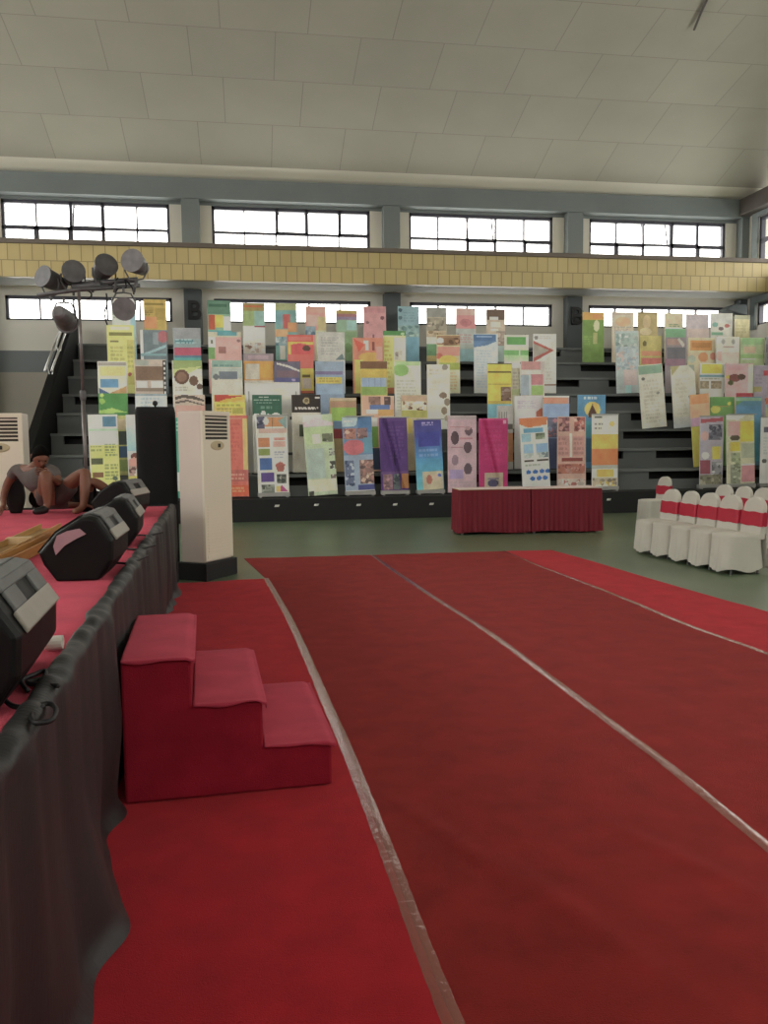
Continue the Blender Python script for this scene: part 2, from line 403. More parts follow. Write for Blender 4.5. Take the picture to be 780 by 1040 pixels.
tc = nt.nodes.new('ShaderNodeTexCoord'); nz = nt.nodes.new('ShaderNodeTexNoise'); nz.inputs['Scale'].default_value = 32; nz.inputs['Detail'].default_value = 6
bp = nt.nodes.new('ShaderNodeBump'); bp.inputs['Strength'].default_value = .22; bp.inputs['Distance'].default_value = .012
nt.links.new(tc.outputs['Object'], nz.inputs['Vector']); nt.links.new(nz.outputs['Fac'], bp.inputs['Height']); nt.links.new(bp.outputs['Normal'], b.inputs['Normal']); nt.links.new(bp.outputs['Normal'], b.inputs['Coat Normal'])
def tape(L, label, w=.05):
    P = resample(L, 160); mb = MB(); rr = random.Random(len(label))
    vs = []
    for i, p in enumerate(P):
        t = (P[min(i + 1, len(P) - 1)] - P[max(i - 1, 0)]).normalized(); nrm = Vector((t.y, -t.x, 0))
        for q, h in ((-.5, .0075), (-.2, .0105 + rr.uniform(-.002, .002)), (.2, .0105 + rr.uniform(-.002, .002)), (.5, .0075)):
            vs.append(p + nrm * w * (q + rr.uniform(-.03, .03)) + Vector((0, 0, h)))
    mb.add(vs, [(i * 4 + k, i * 4 + k + 1, i * 4 + k + 5, i * 4 + k + 4) for i in range(len(P) - 1) for k in range(3)])
    tag(mb.build('tape_strip', tape_m, smooth=True), label, 'tape', 'clear tape over the carpet seams')
tape(L1, 'shiny clear tape on the carpet seam passing the foot of the steps', .06)
tape(L2, 'shiny clear tape on the carpet seam running down the middle of the carpet', .055)
tape(L3, 'clear tape on the carpet seam nearest the white chairs', .05)

# ------------------------------------------------------------------ stage
ZS = .86; UE = -.44; VE = 9.45
def ue(v): return UE + .013 * (v - 2.5)
st = thing('stage', S(0, 0, 0), SA, 'long stage with rose red carpet deck and black cloth skirt along its front', 'stage')
MB().box(-7.5, -2.0, .05, UE - .03, VE, ZS - .01).build('platform', black_m, st)
def deckfn(a, b):
    v = -2 + b * (VE + 2); u = -7.5 + a * (ue(v) + 7.5 - .01)
    h = .0022 * math.sin(5 * v + 3 * math.sin(u * 2)) + .002 * math.sin(9 * u + 2 * v)
    return (u, v, ZS + .004 + max(-.003, h))
MB().grid(deckfn, 60, 120).build('deck_carpet', cs_m, st, smooth=True)
satin = mat('black satin cloth', '222122', .5, .2, 3, bump=.15, bscale=30, sheen=.12, spec=.5, stretch=(1, 4, .6))
rs = random.Random(11)
FW = [(rs.uniform(5, 24), rs.uniform(0, 6.3), rs.uniform(.4, 1)) for _ in range(9)]
GW = [(rs.uniform(14, 44), rs.uniform(0, 6.3), rs.uniform(.3, 1)) for _ in range(7)]
def fold(v): return sum(a * math.sin(f * v + p + .8 * math.sin(v * 1.7 + p)) for f, p, a in FW) / 4
def gath(v): return sum(a * math.sin(f * v + p) for f, p, a in GW) / 3
def skirt(a, b):
    v = -1.2 + a * (VE + 1.25); f = fold(v); g = gath(v)
    bulge = -.02 + .075 * math.exp(-((v - 2.72) / .22) ** 2) + .03 * math.exp(-((v - 2.2) / .2) ** 2) + .03 * math.sin(3.1 * v)
    t = b
    if t < .28:                                    # gathered roll over the edge of the deck
        q = t / .28; w = math.pi * q
        r = .030 + .006 * g + .006 * math.sin(23 * v + 2 * math.sin(3.1 * v)) + .003 * math.sin(47 * v + 3 * math.sin(2.3 * v))
        u = ue(v) - .004 - (.034 + .010 * f) * math.cos(w) + .004 * g
        z = ZS + .008 + r * math.sin(w) ** .8 - .03 * q
    else:
        q = (t - .28) / .72
        u = ue(v) + .030 + .015 * q + .010 * f + (.006 + .022 * q) * f + bulge * sm(.45, 1, q) + .008 * g * (1 - q)
        z = (ZS - .022) * (1 - q) + .012 * q
        if q > .93: u += (q - .93) * .5
    return (u, v, z)
MB().grid(skirt, 560, 44).build('skirt', satin, st, smooth=True)
def skirt_end(a, b):
    u = ue(VE) + .05 - a * 5.5; f = fold(u * 1.3 + 20)
    return (u, VE + .04 + .03 * f * (.4 + b), (ZS + .01) * (1 - b) + .012)
MB().grid(skirt_end, 200, 12).build('skirt', satin, st, smooth=True)

# steps
p0 = on_z(127, 821.0); p1 = on_z(338, 800)
ang = math.atan2((p1 - p0).y, (p1 - p0).x); W = (p1 - p0).length
sp = thing('stage_steps', p0 + Vector((0, 0, .011)), ang, 'three red carpeted steps leading up to the stage', 'steps')
rise = .21; dep = .93; xs = [-.0, W * .325, W * .66, W]
body = MB()
poly = [(xs[0], 0), (xs[3], 0), (xs[3], rise), (xs[2], rise), (xs[2], 2 * rise), (xs[1], 2 * rise), (xs[1], 3 * rise), (xs[0], 3 * rise)]
def wob(a, b, t): return Vector((a, t, b))
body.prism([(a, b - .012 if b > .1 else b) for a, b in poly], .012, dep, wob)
body.build('body', mat('shaded red carpet side', '8f1f30', .95, .14, 6, bump=.25, bscale=200, sheen=.15, spec=.1), sp, bevel=.012)  # same carpet on the sides, darkened to hold their shade
for k in range(3):
    # each tread is a carpet flap that rolls over the front, side and riser edges
    x0, x1, z = xs[2 - k], xs[3 - k], rise * (k + 1)
    rr = random.Random(k)
    ph = rr.uniform(0, 6)
    def tread(a, b, x0=x0, x1=x1, z=z, ph=ph):
        x = x0 + .004 + (x1 - x0 + .006) * min(1, a / .9); y = dep * max(0, (b - .08) / .92)
        zz = z + .002
        if a > .9: zz -= (a - .9) / .1 * (.03 + .008 * math.sin(7 * y + ph)); x += .006
        if b < .08: zz -= (1 - b / .08) * (.014 + .005 * math.sin(9 * x * 2 + ph) + .004 * math.sin(31 * x + ph)); y = -.004
        zz -= .012 * sm(.8, .9, a) * (1 if a <= .9 else 0) + .006 * sm(.16, .08, b) * (1 if b >= .08 else 0)
        return (x, y, zz)
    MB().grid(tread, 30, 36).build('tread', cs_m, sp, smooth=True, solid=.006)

# ------------------------------------------------------------------ floor monitors on the stage
plast = mat('black moulded plastic', '0d0d0e', .5, .15, 12, spec=.22, bump=.1, bscale=300)
gplast = mat('lit grey moulded plastic', '6a6b6b', .55, .1, 12, bump=.1, bscale=300)  # panel grey includes the light caught by its upward face
silver = mat('silver grey plastic bar', '9a958c', .4, .08, 10)
grille = mat('black speaker grille', '111112', .6, .2, 90, bump=.4, bscale=500)
streak_m = mat('pale pink sticker', 'a88690', .6, .08, 8)  # pale pink streak laid on the end of one cabinet
OCT = [(-.305, 0), (-.075, 0), (-.005, .10), (0, .21), (-.08, .335), (-.125, .346), (-.17, .338), (-.295, .26), (-.39, .15), (-.366, .085)]
def monitor(u, v, rz, sc, label, streak=False, L=.60):
    t = thing('floor_monitor', S(u, v, ZS + .009), SA + rz, label, 'speaker', 'floor monitors along the stage front')
    P = [(a * sc, b * sc) for a, b in OCT]
    L *= sc
    nn = 9
    def body(a, b):
        k = a * len(P); i = int(k) % len(P); f = k - int(k); j = (i + 1) % len(P)
        x = P[i][0] * (1 - f) + P[j][0] * f; z = P[i][1] * (1 - f) + P[j][1] * f
        return x, z
    mb = MB(); prof_ = [(0, .90), (.012, .95), (.045, .995), (.12, 1.0), (.5, 1.02), (.88, 1.0), (.96, .99), (.988, .95), (1, .90)]
    cx, cz = -.2 * sc, .17 * sc
    rings = []
    for y, s_ in prof_:
        rings.append([Vector((cx + (x - cx) * s_, y * L, max(0.0, cz + (z - cz) * s_) if z > 0.001 else 0.0)) for x, z in P])
    m_ = len(P); vs = [p for r_ in rings for p in r_]
    fs = [(i * m_ + k, i * m_ + (k + 1) % m_, (i + 1) * m_ + (k + 1) % m_, (i + 1) * m_ + k) for i in range(len(rings) - 1) for k in range(m_)]
    fs += [tuple(range(m_ - 1, -1, -1)), tuple(range((len(rings) - 1) * m_, len(rings) * m_))]
    mb.add(vs, fs); mb.build('cabinet', plast, t, bevel=.008)
    # the grille sheet on the face towards the performers
    a, b = Vector((P[7][0], 0, P[7][1])), Vector((P[8][0], 0, P[8][1])); c0 = Vector((P[6][0], 0, P[6][1])); nr = Vector((-.8, 0, .6))
    MB().grid(lambda s_, q: c0.lerp(a, q * 2) * 1 + Vector((-.008, .05 * sc + s_ * (L - .1 * sc), .004)) if q < .5 else a.lerp(b, q * 2 - 1) + Vector((-.010, .05 * sc + s_ * (L - .1 * sc), 0)), 8, 8).build('grille', grille, t, solid=.006)
    # grey side panel with a handle recess, made of four strips around the hole
    A = Vector((P[5][0], 0, P[5][1])); B = Vector((P[4][0], 0, P[4][1])); D = Vector((P[3][0], 0, P[3][1])); up = Vector((.55, 0, .83)).normalized() * .012
    e0, e1 = .16 * L, .92 * L
    pan = MB()
    def slab(mb, q0, q1, y0, y1, A=A, B=B, h=up, l=.004):
        a0, a1 = A.lerp(B, q0), A.lerp(B, q1); base = h * .1
        vs = [p + Vector((0, y, 0)) + w for w in (base, h) for p, y in ((a0, y0), (a1, y0), (a1, y1), (a0, y1))]
        mb.add(vs, [(3, 2, 1, 0), (4, 5, 6, 7), (0, 1, 5, 4), (1, 2, 6, 5), (2, 3, 7, 6), (3, 0, 4, 7)])
    A2 = Vector((P[6][0], 0, P[6][1]))
    slab(pan, 0, 1, e0, e1, A2, A, Vector((.1, 0, .99)) * .012)
    slab(pan, 0, 1, e0, e1); slab(pan, 0, .2, e0, e1, B, D); slab(pan, .2, .62, e0, .40 * L, B, D); slab(pan, .2, .62, .68 * L, e1, B, D)
    sp_ = pan.build('side_panel', gplast, t, bevel=.003)
    rc = MB(); slab(rc, .18, .64, .38 * L, .70 * L, B, D, h=up * .25); rc.build('handle_recess', grille, sp_)
    br = MB(); slab(br, .62, 1.06, e0 - .05 * L, e1, B, D, up * 1.2); br.build('handle_bar', silver, t, bevel=.004)
    if streak:
        f = MB(); q = [(-.306, .19), (-.285, .245), (-.235, .268), (-.17, .28), (-.137, .25), (-.19, .225), (-.25, .19), (-.295, .142)]
        f.prism([(a * sc, b * sc) for a, b in q], -.010, .010, lambda a, b, y: Vector((a, y, b))); f.build('streak', streak_m, t)
    return t
monitor(-.463, 2.20, 0, .95, 'nearest floor monitor speaker at the left edge of the picture')
monitor(-.455, 4.36, R(-3), .94, 'floor monitor speaker with a pale sticker on its end, second from the front', True)
monitor(-.43, 5.70, 0, .93, 'floor monitor speaker partly hidden behind the one with the sticker')
monitor(-.66, 7.95, R(-14), .98, 'farthest floor monitor speaker on the stage, before the tall black cabinet')

# cables on the deck, a tube, wooden battens
rub = mat('black rubber cable', '19181a', .55, .1, 10)
def cable(pts, label, r=.007):
    P = spline([Vector((p[0], p[1], 0)) for p in pts], 8)
    P = [S(p.x, p.y, ZS + .009 + r) for p in P]
    tag(MB().tube(P, r, 6).build('cable', rub, smooth=True), label, 'cable', 'black cables on the stage deck')
def us(x, y): return uv_of(on_z(x, y, ZS + .02))
cable([us(*p) for p in [(28, 700), (22, 690), (36, 683), (46, 680), (44, 687), (28, 691), (36, 694), (60, 695)]], 'black cable loop beside the nearest floor monitor')
cable([us(*p) for p in [(2, 706), (12, 715), (30, 717), (50, 713), (57, 720), (52, 730), (36, 732), (32, 724), (44, 716)]], 'black cable running into the skirt at the lower left')
cable([us(*p) for p in [(104, 573), (118, 571), (132, 571), (150, 564)]], 'black cable crossing the deck in front of the sticker monitor')
cable([us(*p) for p in [(118, 560), (128, 557), (142, 557), (158, 553)]], 'black cable crossing the deck behind the sticker monitor')
cable([us(*p) for p in [(128, 545), (140, 543), (152, 543), (165, 540)]], 'short black cable before the farthest floor monitors')
p = on_z(46, 654, ZS + .03); q = on_z(64, 653, ZS + .03)
d = (q - p).normalized()
M = Matrix.Translation(p + Vector((0, 0, .002))) @ d.to_track_quat('Z', 'Y').to_matrix().to_4x4()
tag(MB().lathe([(.014, 0), (.022, 0), (.024, .002), (.024, (q - p).length), (.017, (q - p).length), (.016, (q - p).length - .03), (.002, (q - p).length - .03)], M, 14).build('tube', mat('white plastic', 'd8d4cc', .5, .05, 5), smooth=False), 'small white tube lying on the deck beside the nearest monitor', 'tube')
wood = mat('pale pine wood', 'b08a52', .6, .2, 3, stretch=(14, 1, 14)); wood2 = mat('brown pine wood', 'a3753f', .6, .2, 3, stretch=(14, 1, 14))
def batten(a, b, w, h, m_, label, clip=False):
    A, B = on_z(*a, ZS + .01), on_z(*b, ZS + .01); dd = B - A; an = math.atan2(dd.y, dd.x) - math.pi / 2
    t = thing('wooden_batten', A, an, label, 'wood', 'wooden battens on the deck'); t.location.z = ZS + .009
    L_ = dd.length
    MB().box(0, 0, 0, .012, L_, h).box(.012, 0, 0, w - .012, L_, .012).box(w - .012, 0, 0, w, L_, h).build('channel', m_, t, bevel=.002)
    if clip: MB().box(-.004, L_ * .48, h * .2, w + .004, L_ * .52, h + .006).build('cross_piece', mat('pale wood', 'c9ad86', .6, .1, 6), t, bevel=.002)
batten((-40, 577), (41, 538), .16, .05, wood, 'pale wooden tray with a cross piece lying on the deck, farther from the camera', True)
batten((-40, 594), (52, 548), .10, .06, wood2, 'brown wooden batten lying on the deck, nearest the front monitors')

# ------------------------------------------------------------------ standing air conditioners
acw = mat('cream enamel', 'e6dfcd', .4, .03, 1.5); acs = mat('shaded cream enamel side', 'd9cec4', .45, .03, 1.5); acd = mat('dark louvre', '3a342d', .6, .1, 5)  # side enamel greyed and pinkened for its shade and red bounce light
def aircon(loc, rz, W_, D_, H_, base, label):
    t = thing('air_conditioner', loc, rz, label, 'air conditioner', 'standing air conditioners')
    if base: MB().box(-W_ / 2 - .04, -.03, 0, W_ / 2 + .04, D_ + .05, base).build('base', black_m, t, bevel=.008)
    z0 = base
    c = MB().box(-W_ / 2, .02, z0, W_ / 2, D_, z0 + H_).build('cabinet', acs, t, bevel=.012)
    hv = .30                                       # louvre opening at the top
    f = MB()
    f.box(-W_ / 2, -.004, z0 + .02, W_ / 2, .028, z0 + H_ - hv - .02); f.box(-W_ / 2, -.004, z0 + H_ - .05, W_ / 2, .028, z0 + H_)
    f.box(-W_ / 2, -.004, z0 + H_ - hv - .02, -W_ / 2 + .05, .028, z0 + H_ - .05); f.box(W_ / 2 - .05, -.004, z0 + H_ - hv - .02, W_ / 2, .028, z0 + H_ - .05)
    fp = f.build('front_panel', acw, t, bevel=.006)
    MB().box(-W_ / 2 + .05, .008, z0 + H_ - hv - .02, W_ / 2 - .05, .02, z0 + H_ - .05).build('outlet', acd, t)
    for k in range(6):
        z = z0 + H_ - hv + .015 + k * .042
        MB().box(-W_ / 2 + .05, -.006, z - .006, W_ / 2 - .05, .012, z + .008, M=Matrix.Identity(4)).build('louvre', acw, t)
    p_ = MB(); M_ = Matrix.Translation((0, -.004, z0 + H_ - hv - .09)) @ Matrix.Rotation(R(90), 4, 'X') @ Matrix.Diagonal((1, .42, 1, 1))
    p_.lathe([(.13, -.002), (.13, .004), (.115, .009), (.01, .010)], M_, 24); p_.build('control_panel', mat('warm grey enamel', 'c2b594', .4, .03, 3), t)
    MB().box(-.0, -.016, z0 + H_ - hv - .112, .05, -.010, z0 + H_ - hv - .068).build('display', black_m, t)
    g = MB()
    for k in range(16): g.box(-W_ / 2 + .05, -.009, z0 + .12 + k * .034, W_ / 2 - .05, -.003, z0 + .12 + k * .034 + .02)
    g.build('intake_grille', acw, t)
    MB().box(-W_ / 2 + .03, -.008, z0 + .05, W_ / 2 - .03, -.002, z0 + .085).build('trim_strip', acw, t)
    return t
pc = on_z(209.5, 591)                                # the corner of the base nearest the camera
vd = math.atan2(pc.y, pc.x)
rz = vd - math.pi / 2 + R(54)
ax = Vector((math.cos(rz), math.sin(rz), 0)); ay = Vector((-math.sin(rz), math.cos(rz), 0))
aircon(pc + ax * .32 + ay * .03, rz, .54, .34, 1.72, .2, 'tall cream air conditioner on a black base beside the end of the stage')
pl = on_y(3, 560, 10.0); pl.z = 0
aircon(pl, R(3), .54, .34, 1.72, .2, 'tall cream air conditioner behind the stage at the left edge')

# tall black cabinet under a cloth cover
pcs = S(-.527, VE + .65)
t = thing('speaker_tower', pcs, SA + R(2), 'tall speaker tower under a black cloth cover beside the air conditioner', 'speaker')
def cover(a, b):
    w = 2 * math.pi * a; c_, s_ = math.cos(w), math.sin(w); k = .226 + .004 * math.sin(9 * w + 3 * b) * b
    n_ = (abs(c_) ** 6 + abs(s_) ** 6) ** (-1 / 6)
    z = 1.97 * (1 - b) + .01; q = 1.0 if b > .03 else .94 + .06 * b / .03
    return (k * n_ * c_ * q, k * n_ * s_ * q, z)
mb = MB().grid(cover, 64, 30, close=True); mb.f.append(tuple(range(64))); mb.m.append(0)
mb.build('cloth_cover', mat('black matte cloth', '19191b', .9, .15, 3, bump=.2, bscale=40), t, smooth=True)
MB().lathe([(.012, 1.96), (.012, 2.0), (.028, 2.012), (.03, 2.035), (.02, 2.055), (.004, 2.06)], seg=12).build('top_knob', black_m, t, smooth=True)

# ------------------------------------------------------------------ lighting stand with par cans
dl = 8.88
lampm = mat('hazed black lamp metal', '5e5e60', .45, .2, 12, metal=.3); lampg = mat('grey lamp metal', '747375', .45, .2, 12, metal=.3); lens_m = mat('dark lamp glass', '5a4a48', .25, .1, 20)  # black lamp metal lightened to put haze into its colour
lens_l = mat('grey lamp glass', '6e6a6c', .3, .1, 20)
base = at_d(87, 470, dl); base.z = ZS + .009
ls = thing('lighting_stand', base, 0, 'slim lighting stand with a crossbar of spotlights at the back of the stage', 'stand')
def rel(x, y, dd=0): return at_d(x, y, dl + dd) - base
top = rel(84.5, 297); top.x *= .0; top.y *= .0
steelg = mat('dull grey steel', '75706f', .4, .1, 20, metal=.5)
MB().tube([Vector((0, 0, .02)), Vector((0, 0, 1.2))], .021, 10).build('lower_pole', steelg, ls, smooth=True)
MB().tube([Vector((0, 0, 1.2)), top], .016, 10).build('pole', steelg, ls, smooth=True)
MB().lathe([(.03, 1.16), (.034, 1.18), (.034, 1.24), (.028, 1.26)], seg=12).build('collar', lampm, ls)
for k in range(3):
    w = 2.1 * k + .4
    MB().tube([Vector((0, 0, .30)), Vector(((.15 * math.cos(w)), .15 * math.sin(w), .012))], .012, 8).build('leg', steelg, ls)
bar = MB(); bl_, br_ = rel(38, 300, -.15), rel(142, 290, .15)
bl2, br2 = rel(84, 296), rel(140, 288.5)
bar.tube([bl_, top + Vector((0, 0, -.0)), br_], .022, 8)
bar.tube([rel(95, 288), rel(140, 284, .1)], .03, 8)
bar.tube([rel(74, 292), rel(102, 289)], .05, 8)
for x in (82, 96, 118, 138): bar.tube([rel(x, 285), rel(x - 2, 297)], .014, 6)
bar.build('crossbar', lampm, ls, smooth=True)
cb = MB()
for pts in ([(100, 289), (106, 283), (112, 290), (120, 282)], [(117, 298), (120, 293), (128, 292), (127, 284), (134, 292), (136, 299)], [(66, 297), (80, 293), (92, 297), (92, 302), (88, 304)], [(108, 298), (109, 308), (106, 318), (109, 330)]):
    cb.tube(spline([rel(x, y, .03) for x, y in pts], 5), .009, 6)
cb.build('wiring', rub, ls, smooth=True)
def par(x, y, aim, r, hang, label, body, lens, dd=0.0):
    """par can whose centre is near the pixel's ray; aim = direction of its beam"""
    c = at_d(x, y, dl + dd); t = thing('par_can', c, 0, label, 'spotlight', 'spotlights on the lighting stand')
    a = Vector(aim).normalized(); M_ = a.to_track_quat('Z', 'Y').to_matrix().to_4x4()
    MB().lathe([(.05 * r / .11, -.20), (.075 * r / .11, -.18), (r * .82, -.10), (r * .95, -.03), (r * .98, .05), (r * .98, .10), (r * .9, .10), (r * .9, .075)], M_, 22).build('body', body, t, smooth=False)
    MB().lathe([(r * .99, .085), (r * 1.13, .085), (r * 1.13, .105), (r * .99, .105)], M_, 22).build('front_ring', body, t)
    MB().lathe([(r * .88, .07), (r * .88, .078), (r * .5, .088), (.004, .092)], M_, 22).build('lens', lens, t, smooth=True)
    s_ = 1 if hang else -1
    side = a.cross(Vector((0, 0, 1))).normalized()
    y_ = MB(); e = .045
    tp = Vector((0, 0, s_ * .175))
    for sg in (-1, 1):
        y_.tube([side * sg * (r + .012), side * sg * (r + .014) + Vector((0, 0, s_ * .08)), side * sg * r * .7 + Vector((0, 0, s_ * .165)), tp], .010, 6)
    y_.tube([tp, tp + Vector((0, 0, s_ * .05))], .014, 6)
    y_.build('yoke', lampm, t)
    return t
par(51, 284, (-.35, -.5, .12), .105, False, 'black spotlight at the left end of the crossbar', lampm, lens_m)
par(74, 278.5, (.2, -.7, .1), .108, False, 'black spotlight with a bright glint, second on the crossbar', lampm, lens_l)
par(105.5, 273, (.3, -.6, .2), .11, False, 'black spotlight tilted up, third on the crossbar', lampm, lens_l)
par(138, 267.5, (-.25, -.9, .1), .11, False, 'grey faced spotlight highest at the right end of the crossbar', lampg, lens_l)
par(65.5, 324, (.1, .95, -.25), .108, True, 'grey spotlight hanging below the bar at left, turned away', lampg, lens_l)
par(126, 314, (.12, -.9, -.12), .108, True, 'round dark faced spotlight hanging below the bar before a pale banner', lampg, lens_m)

# ------------------------------------------------------------------ people on the stage
skin_m = mat('brown skin', '764f3e', .55, .06, 12); hair_m = mat('black hair', '0d0b09', .95, .2, 60, spec=.08); shirt_m = mat('grey cotton shirt', '5c5654', .9, .1, 20)
short_m = mat('dark grey shorts', '4a403d', .9, .1, 20); shoe_m = mat('black shoe', '161516', .5, .1, 20); dark_m = mat('black cotton', '1c1a1b', .9, .1, 20); eye_m = mat('dark eye', '120d0a', .3, .1, 20)
def skin_obj(name, verts, edges, radii, m_, parent, root=0, sub=2):
    me = bpy.data.meshes.new(name); me.from_pydata([tuple(v) for v in verts], edges, []); me.materials.append(m_)
    o = bpy.data.objects.new(name, me); C.objects.link(o); o.parent = parent
    md = o.modifiers.new('skin', 'SKIN'); md.use_smooth_shade = True
    sv = me.skin_vertices[0].data
    for i, r_ in enumerate(radii):
        sv[i].radius = (r_, r_) if not isinstance(r_, tuple) else r_; sv[i].use_root = (i == root)
    s_ = o.modifiers.new('sub', 'SUBSURF'); s_.levels = sub; s_.render_levels = sub
    return o
class Sk:
    def __init__(s): s.v = []; s.e = []; s.r = []
    def chain(s, pts, rad, frm=None):
        last = frm
        for p, r_ in zip(pts, rad):
            s.v.append(Vector(p)); s.r.append(r_); i = len(s.v) - 1
            if last is not None: s.e.append((last, i))
            last = i
        return last
    def build(s, *a, **k): return skin_obj(a[0], s.v, s.e, s.r, a[1], a[2], **k)
def hand(sk, wrist_i, d, side, curl):
    """palm with five fingers beyond the wrist; d along the hand, side across it, curl = direction the fingers bend"""
    d, side, curl = Vector(d).normalized(), Vector(side).normalized(), Vector(curl).normalized()
    w = sk.v[wrist_i]
    palm = sk.chain([w + d * .045, w + d * .085], [(.024), (.026)], wrist_i)
    for k, ln in zip((-1.5, -.5, .5, 1.5), (.055, .070, .074, .066)):
        b_ = w + d * .092 + side * k * .019
        sk.chain([b_, b_ + d * ln * .5 + curl * .006, b_ + d * ln + curl * .022], [.0095, .0085, .007], palm)
    b_ = w + d * .035 + side * .03
    sk.chain([b_, b_ + d * .025 + side * .022, b_ + d * .055 + side * .026 + curl * .01], [.011, .010, .008], palm - 1)
def head(parent, c, face, up, m_):
    """an egg-shaped head with brow, nose, mouth, ears, eyes; hair cap as child"""
    face = Vector(face).normalized(); up = Vector(up); up = (up - face * up.dot(face)).normalized(); rt = face.cross(up)
    B_ = Matrix((rt, face, up)).transposed()
    def place(p): return Vector(c) + B_ @ Vector(p)
    def shape(a, b, k=1.0, hair=False):
        w = 2 * math.pi * a; ph = math.pi * b; sx, sy, sz = math.cos(w) * math.sin(ph), math.sin(w) * math.sin(ph), math.cos(ph)
        x, y, z = .075 * sx, .095 * sy, .115 * sz
        if z < 0: x *= 1 - .28 * (-z / .115); y = y * (1 - .1 * (-z / .115)) + .012 * (-z / .115)
        if not hair and sy > .5:
            f_ = (sy - .5) / .5
            y += .022 * f_ * math.exp(-(x / .014) ** 2) * math.exp(-((z + .018) / .022) ** 2)           # nose
            y += .006 * f_ * math.exp(-((z - .03) / .012) ** 2) - .007 * f_ * math.exp(-((abs(x) - .03) / .014) ** 2 - ((z - .008) / .012) ** 2)
            y += .007 * f_ * math.exp(-(x / .024) ** 2 - ((z + .058) / .008) ** 2)                      # lips
        return place((x * k, y * k, z * k))
    hd = MB().grid(lambda a, b: shape(a, b), 40, 32, close=True)
    for sg in (-1, 1):
        hd.grid(lambda a, b: place((sg * (.072 + .012 * math.sin(math.pi * b)), -.012 + .022 * math.cos(2 * math.pi * a) * math.sin(math.pi * b) - .004, .0 + .034 * math.cos(math.pi * b))), 10, 8, close=True)
    h = hd.build('head', m_, parent, smooth=True)
    hr_ = MB().grid(lambda a, b: place(((.079) * math.cos(2 * math.pi * a) * math.sin(b * 1.75), -.006 + .099 * math.sin(2 * math.pi * a) * math.sin(b * 1.75) * (1 - .22 * max(0, math.sin(2 * math.pi * a)) * sm(.5, 1, b)), .004 + .119 * math.cos(b * 1.75 * (1 - .30 * max(0, math.sin(2 * math.pi * a)))))), 32, 14, close=True)
    hr_.build('hair', hair_m, parent, smooth=True)
    for sg in (-1, 1):
        q = place((sg * .03, .083, .008)); MB().lathe([(.003, -.008), (.009, -.004), (.010, 0), (.007, .005), (.001, .008)], Matrix.Translation(q), 10).build('eye', eye_m, parent, smooth=True)
    return h
DP = 7.98
P0 = at_d(46, 508, DP); P0.z = ZS + .009
pe = thing('person', P0, 0, 'person in a grey shirt and dark shorts sitting on the stage with knees up', 'person')
def q(x, y, dd=0.0): return at_d(x, y, DP + dd) - P0
pel = q(50, 507, .22); pel.z = max(pel.z, .128)
chest = q(37, 486, .20); neck0 = q(37, 474, .17); neck1 = q(39, 469, .13)
sk = Sk()
sk.chain([pel], [.105])
iw = sk.chain([pel.lerp(chest, .5), chest, neck0], [.105, (.125), (.075)], 0)
ich = 2; nk = sk.chain([neck1], [.05], iw)
shl, shr = q(17, 476, .24), q(54, 477, .10)
la = sk.chain([shl, q(7, 492, .28), q(3, 505, .26), q(4, 513, .22)], [.055, .04, .034, .026], ich)
hand(sk, la, (-.1, -.6, -.3), (1, 0, 0), (0, -.2, -1))
ra = sk.chain([shr, q(60, 491, .02), q(52, 485, -.13)], [.052, .04, .027], ich)
hand(sk, ra, (-.6, -.3, .4), (.3, .2, .9), (0, -1, -.3))
# legs: knee in front of the chest, and knee to the right
kl, al = q(46, 479.5, -.22), q(48.5, 514, -.18)
kr, ar = q(87, 478.5, -.05), q(85, 514, -.12)
sk.chain([q(47, 505, .10), q(46.5, 492, -.07), kl, kl.lerp(al, .35), al, q(43, 518.5, -.22), q(34, 519.5, -.27)], [.09, .078, .058, .055, .036, .034, .026], 0)
sk.chain([q(60, 505, .14), q(73, 489, .04), kr, kr.lerp(ar, .35), ar, q(80, 518.5, -.17), q(74, 519.5, -.25)], [.09, .075, .058, .055, .036, .036, .028], 0)
bd = sk.build('body', skin_m, pe)
head(pe, q(41, 464.5, .08), (.35, -.75, -.5), (.05, -.15, 1), skin_m)
s2 = Sk(); s2.chain([q(47, 500, .21)], [.128]); s2.chain([chest, neck0 + Vector((0, 0, -.03))], [.145, .098], 0)
s2.chain([shl, q(10.5, 486, .27)], [.068, .056], 1); s2.chain([shr, q(58, 487, .05)], [.066, .056], 1)
s2.build('shirt', shirt_m, pe)
s3 = Sk(); s3.chain([pel + Vector((0, 0, .012))], [.118]); s3.chain([q(47, 505, .10), q(46.5, 494, -.05)], [.105, .092], 0); s3.chain([q(61, 504, .14), q(74, 490, .04)], [.105, .090], 0)
s3.build('shorts', short_m, pe)
s4 = Sk(); s4.chain([q(49, 515.5, -.17), q(43, 518.5, -.22), q(33, 520, -.28)], [.048, .042, .032]); s4.build('shoe', shoe_m, pe)
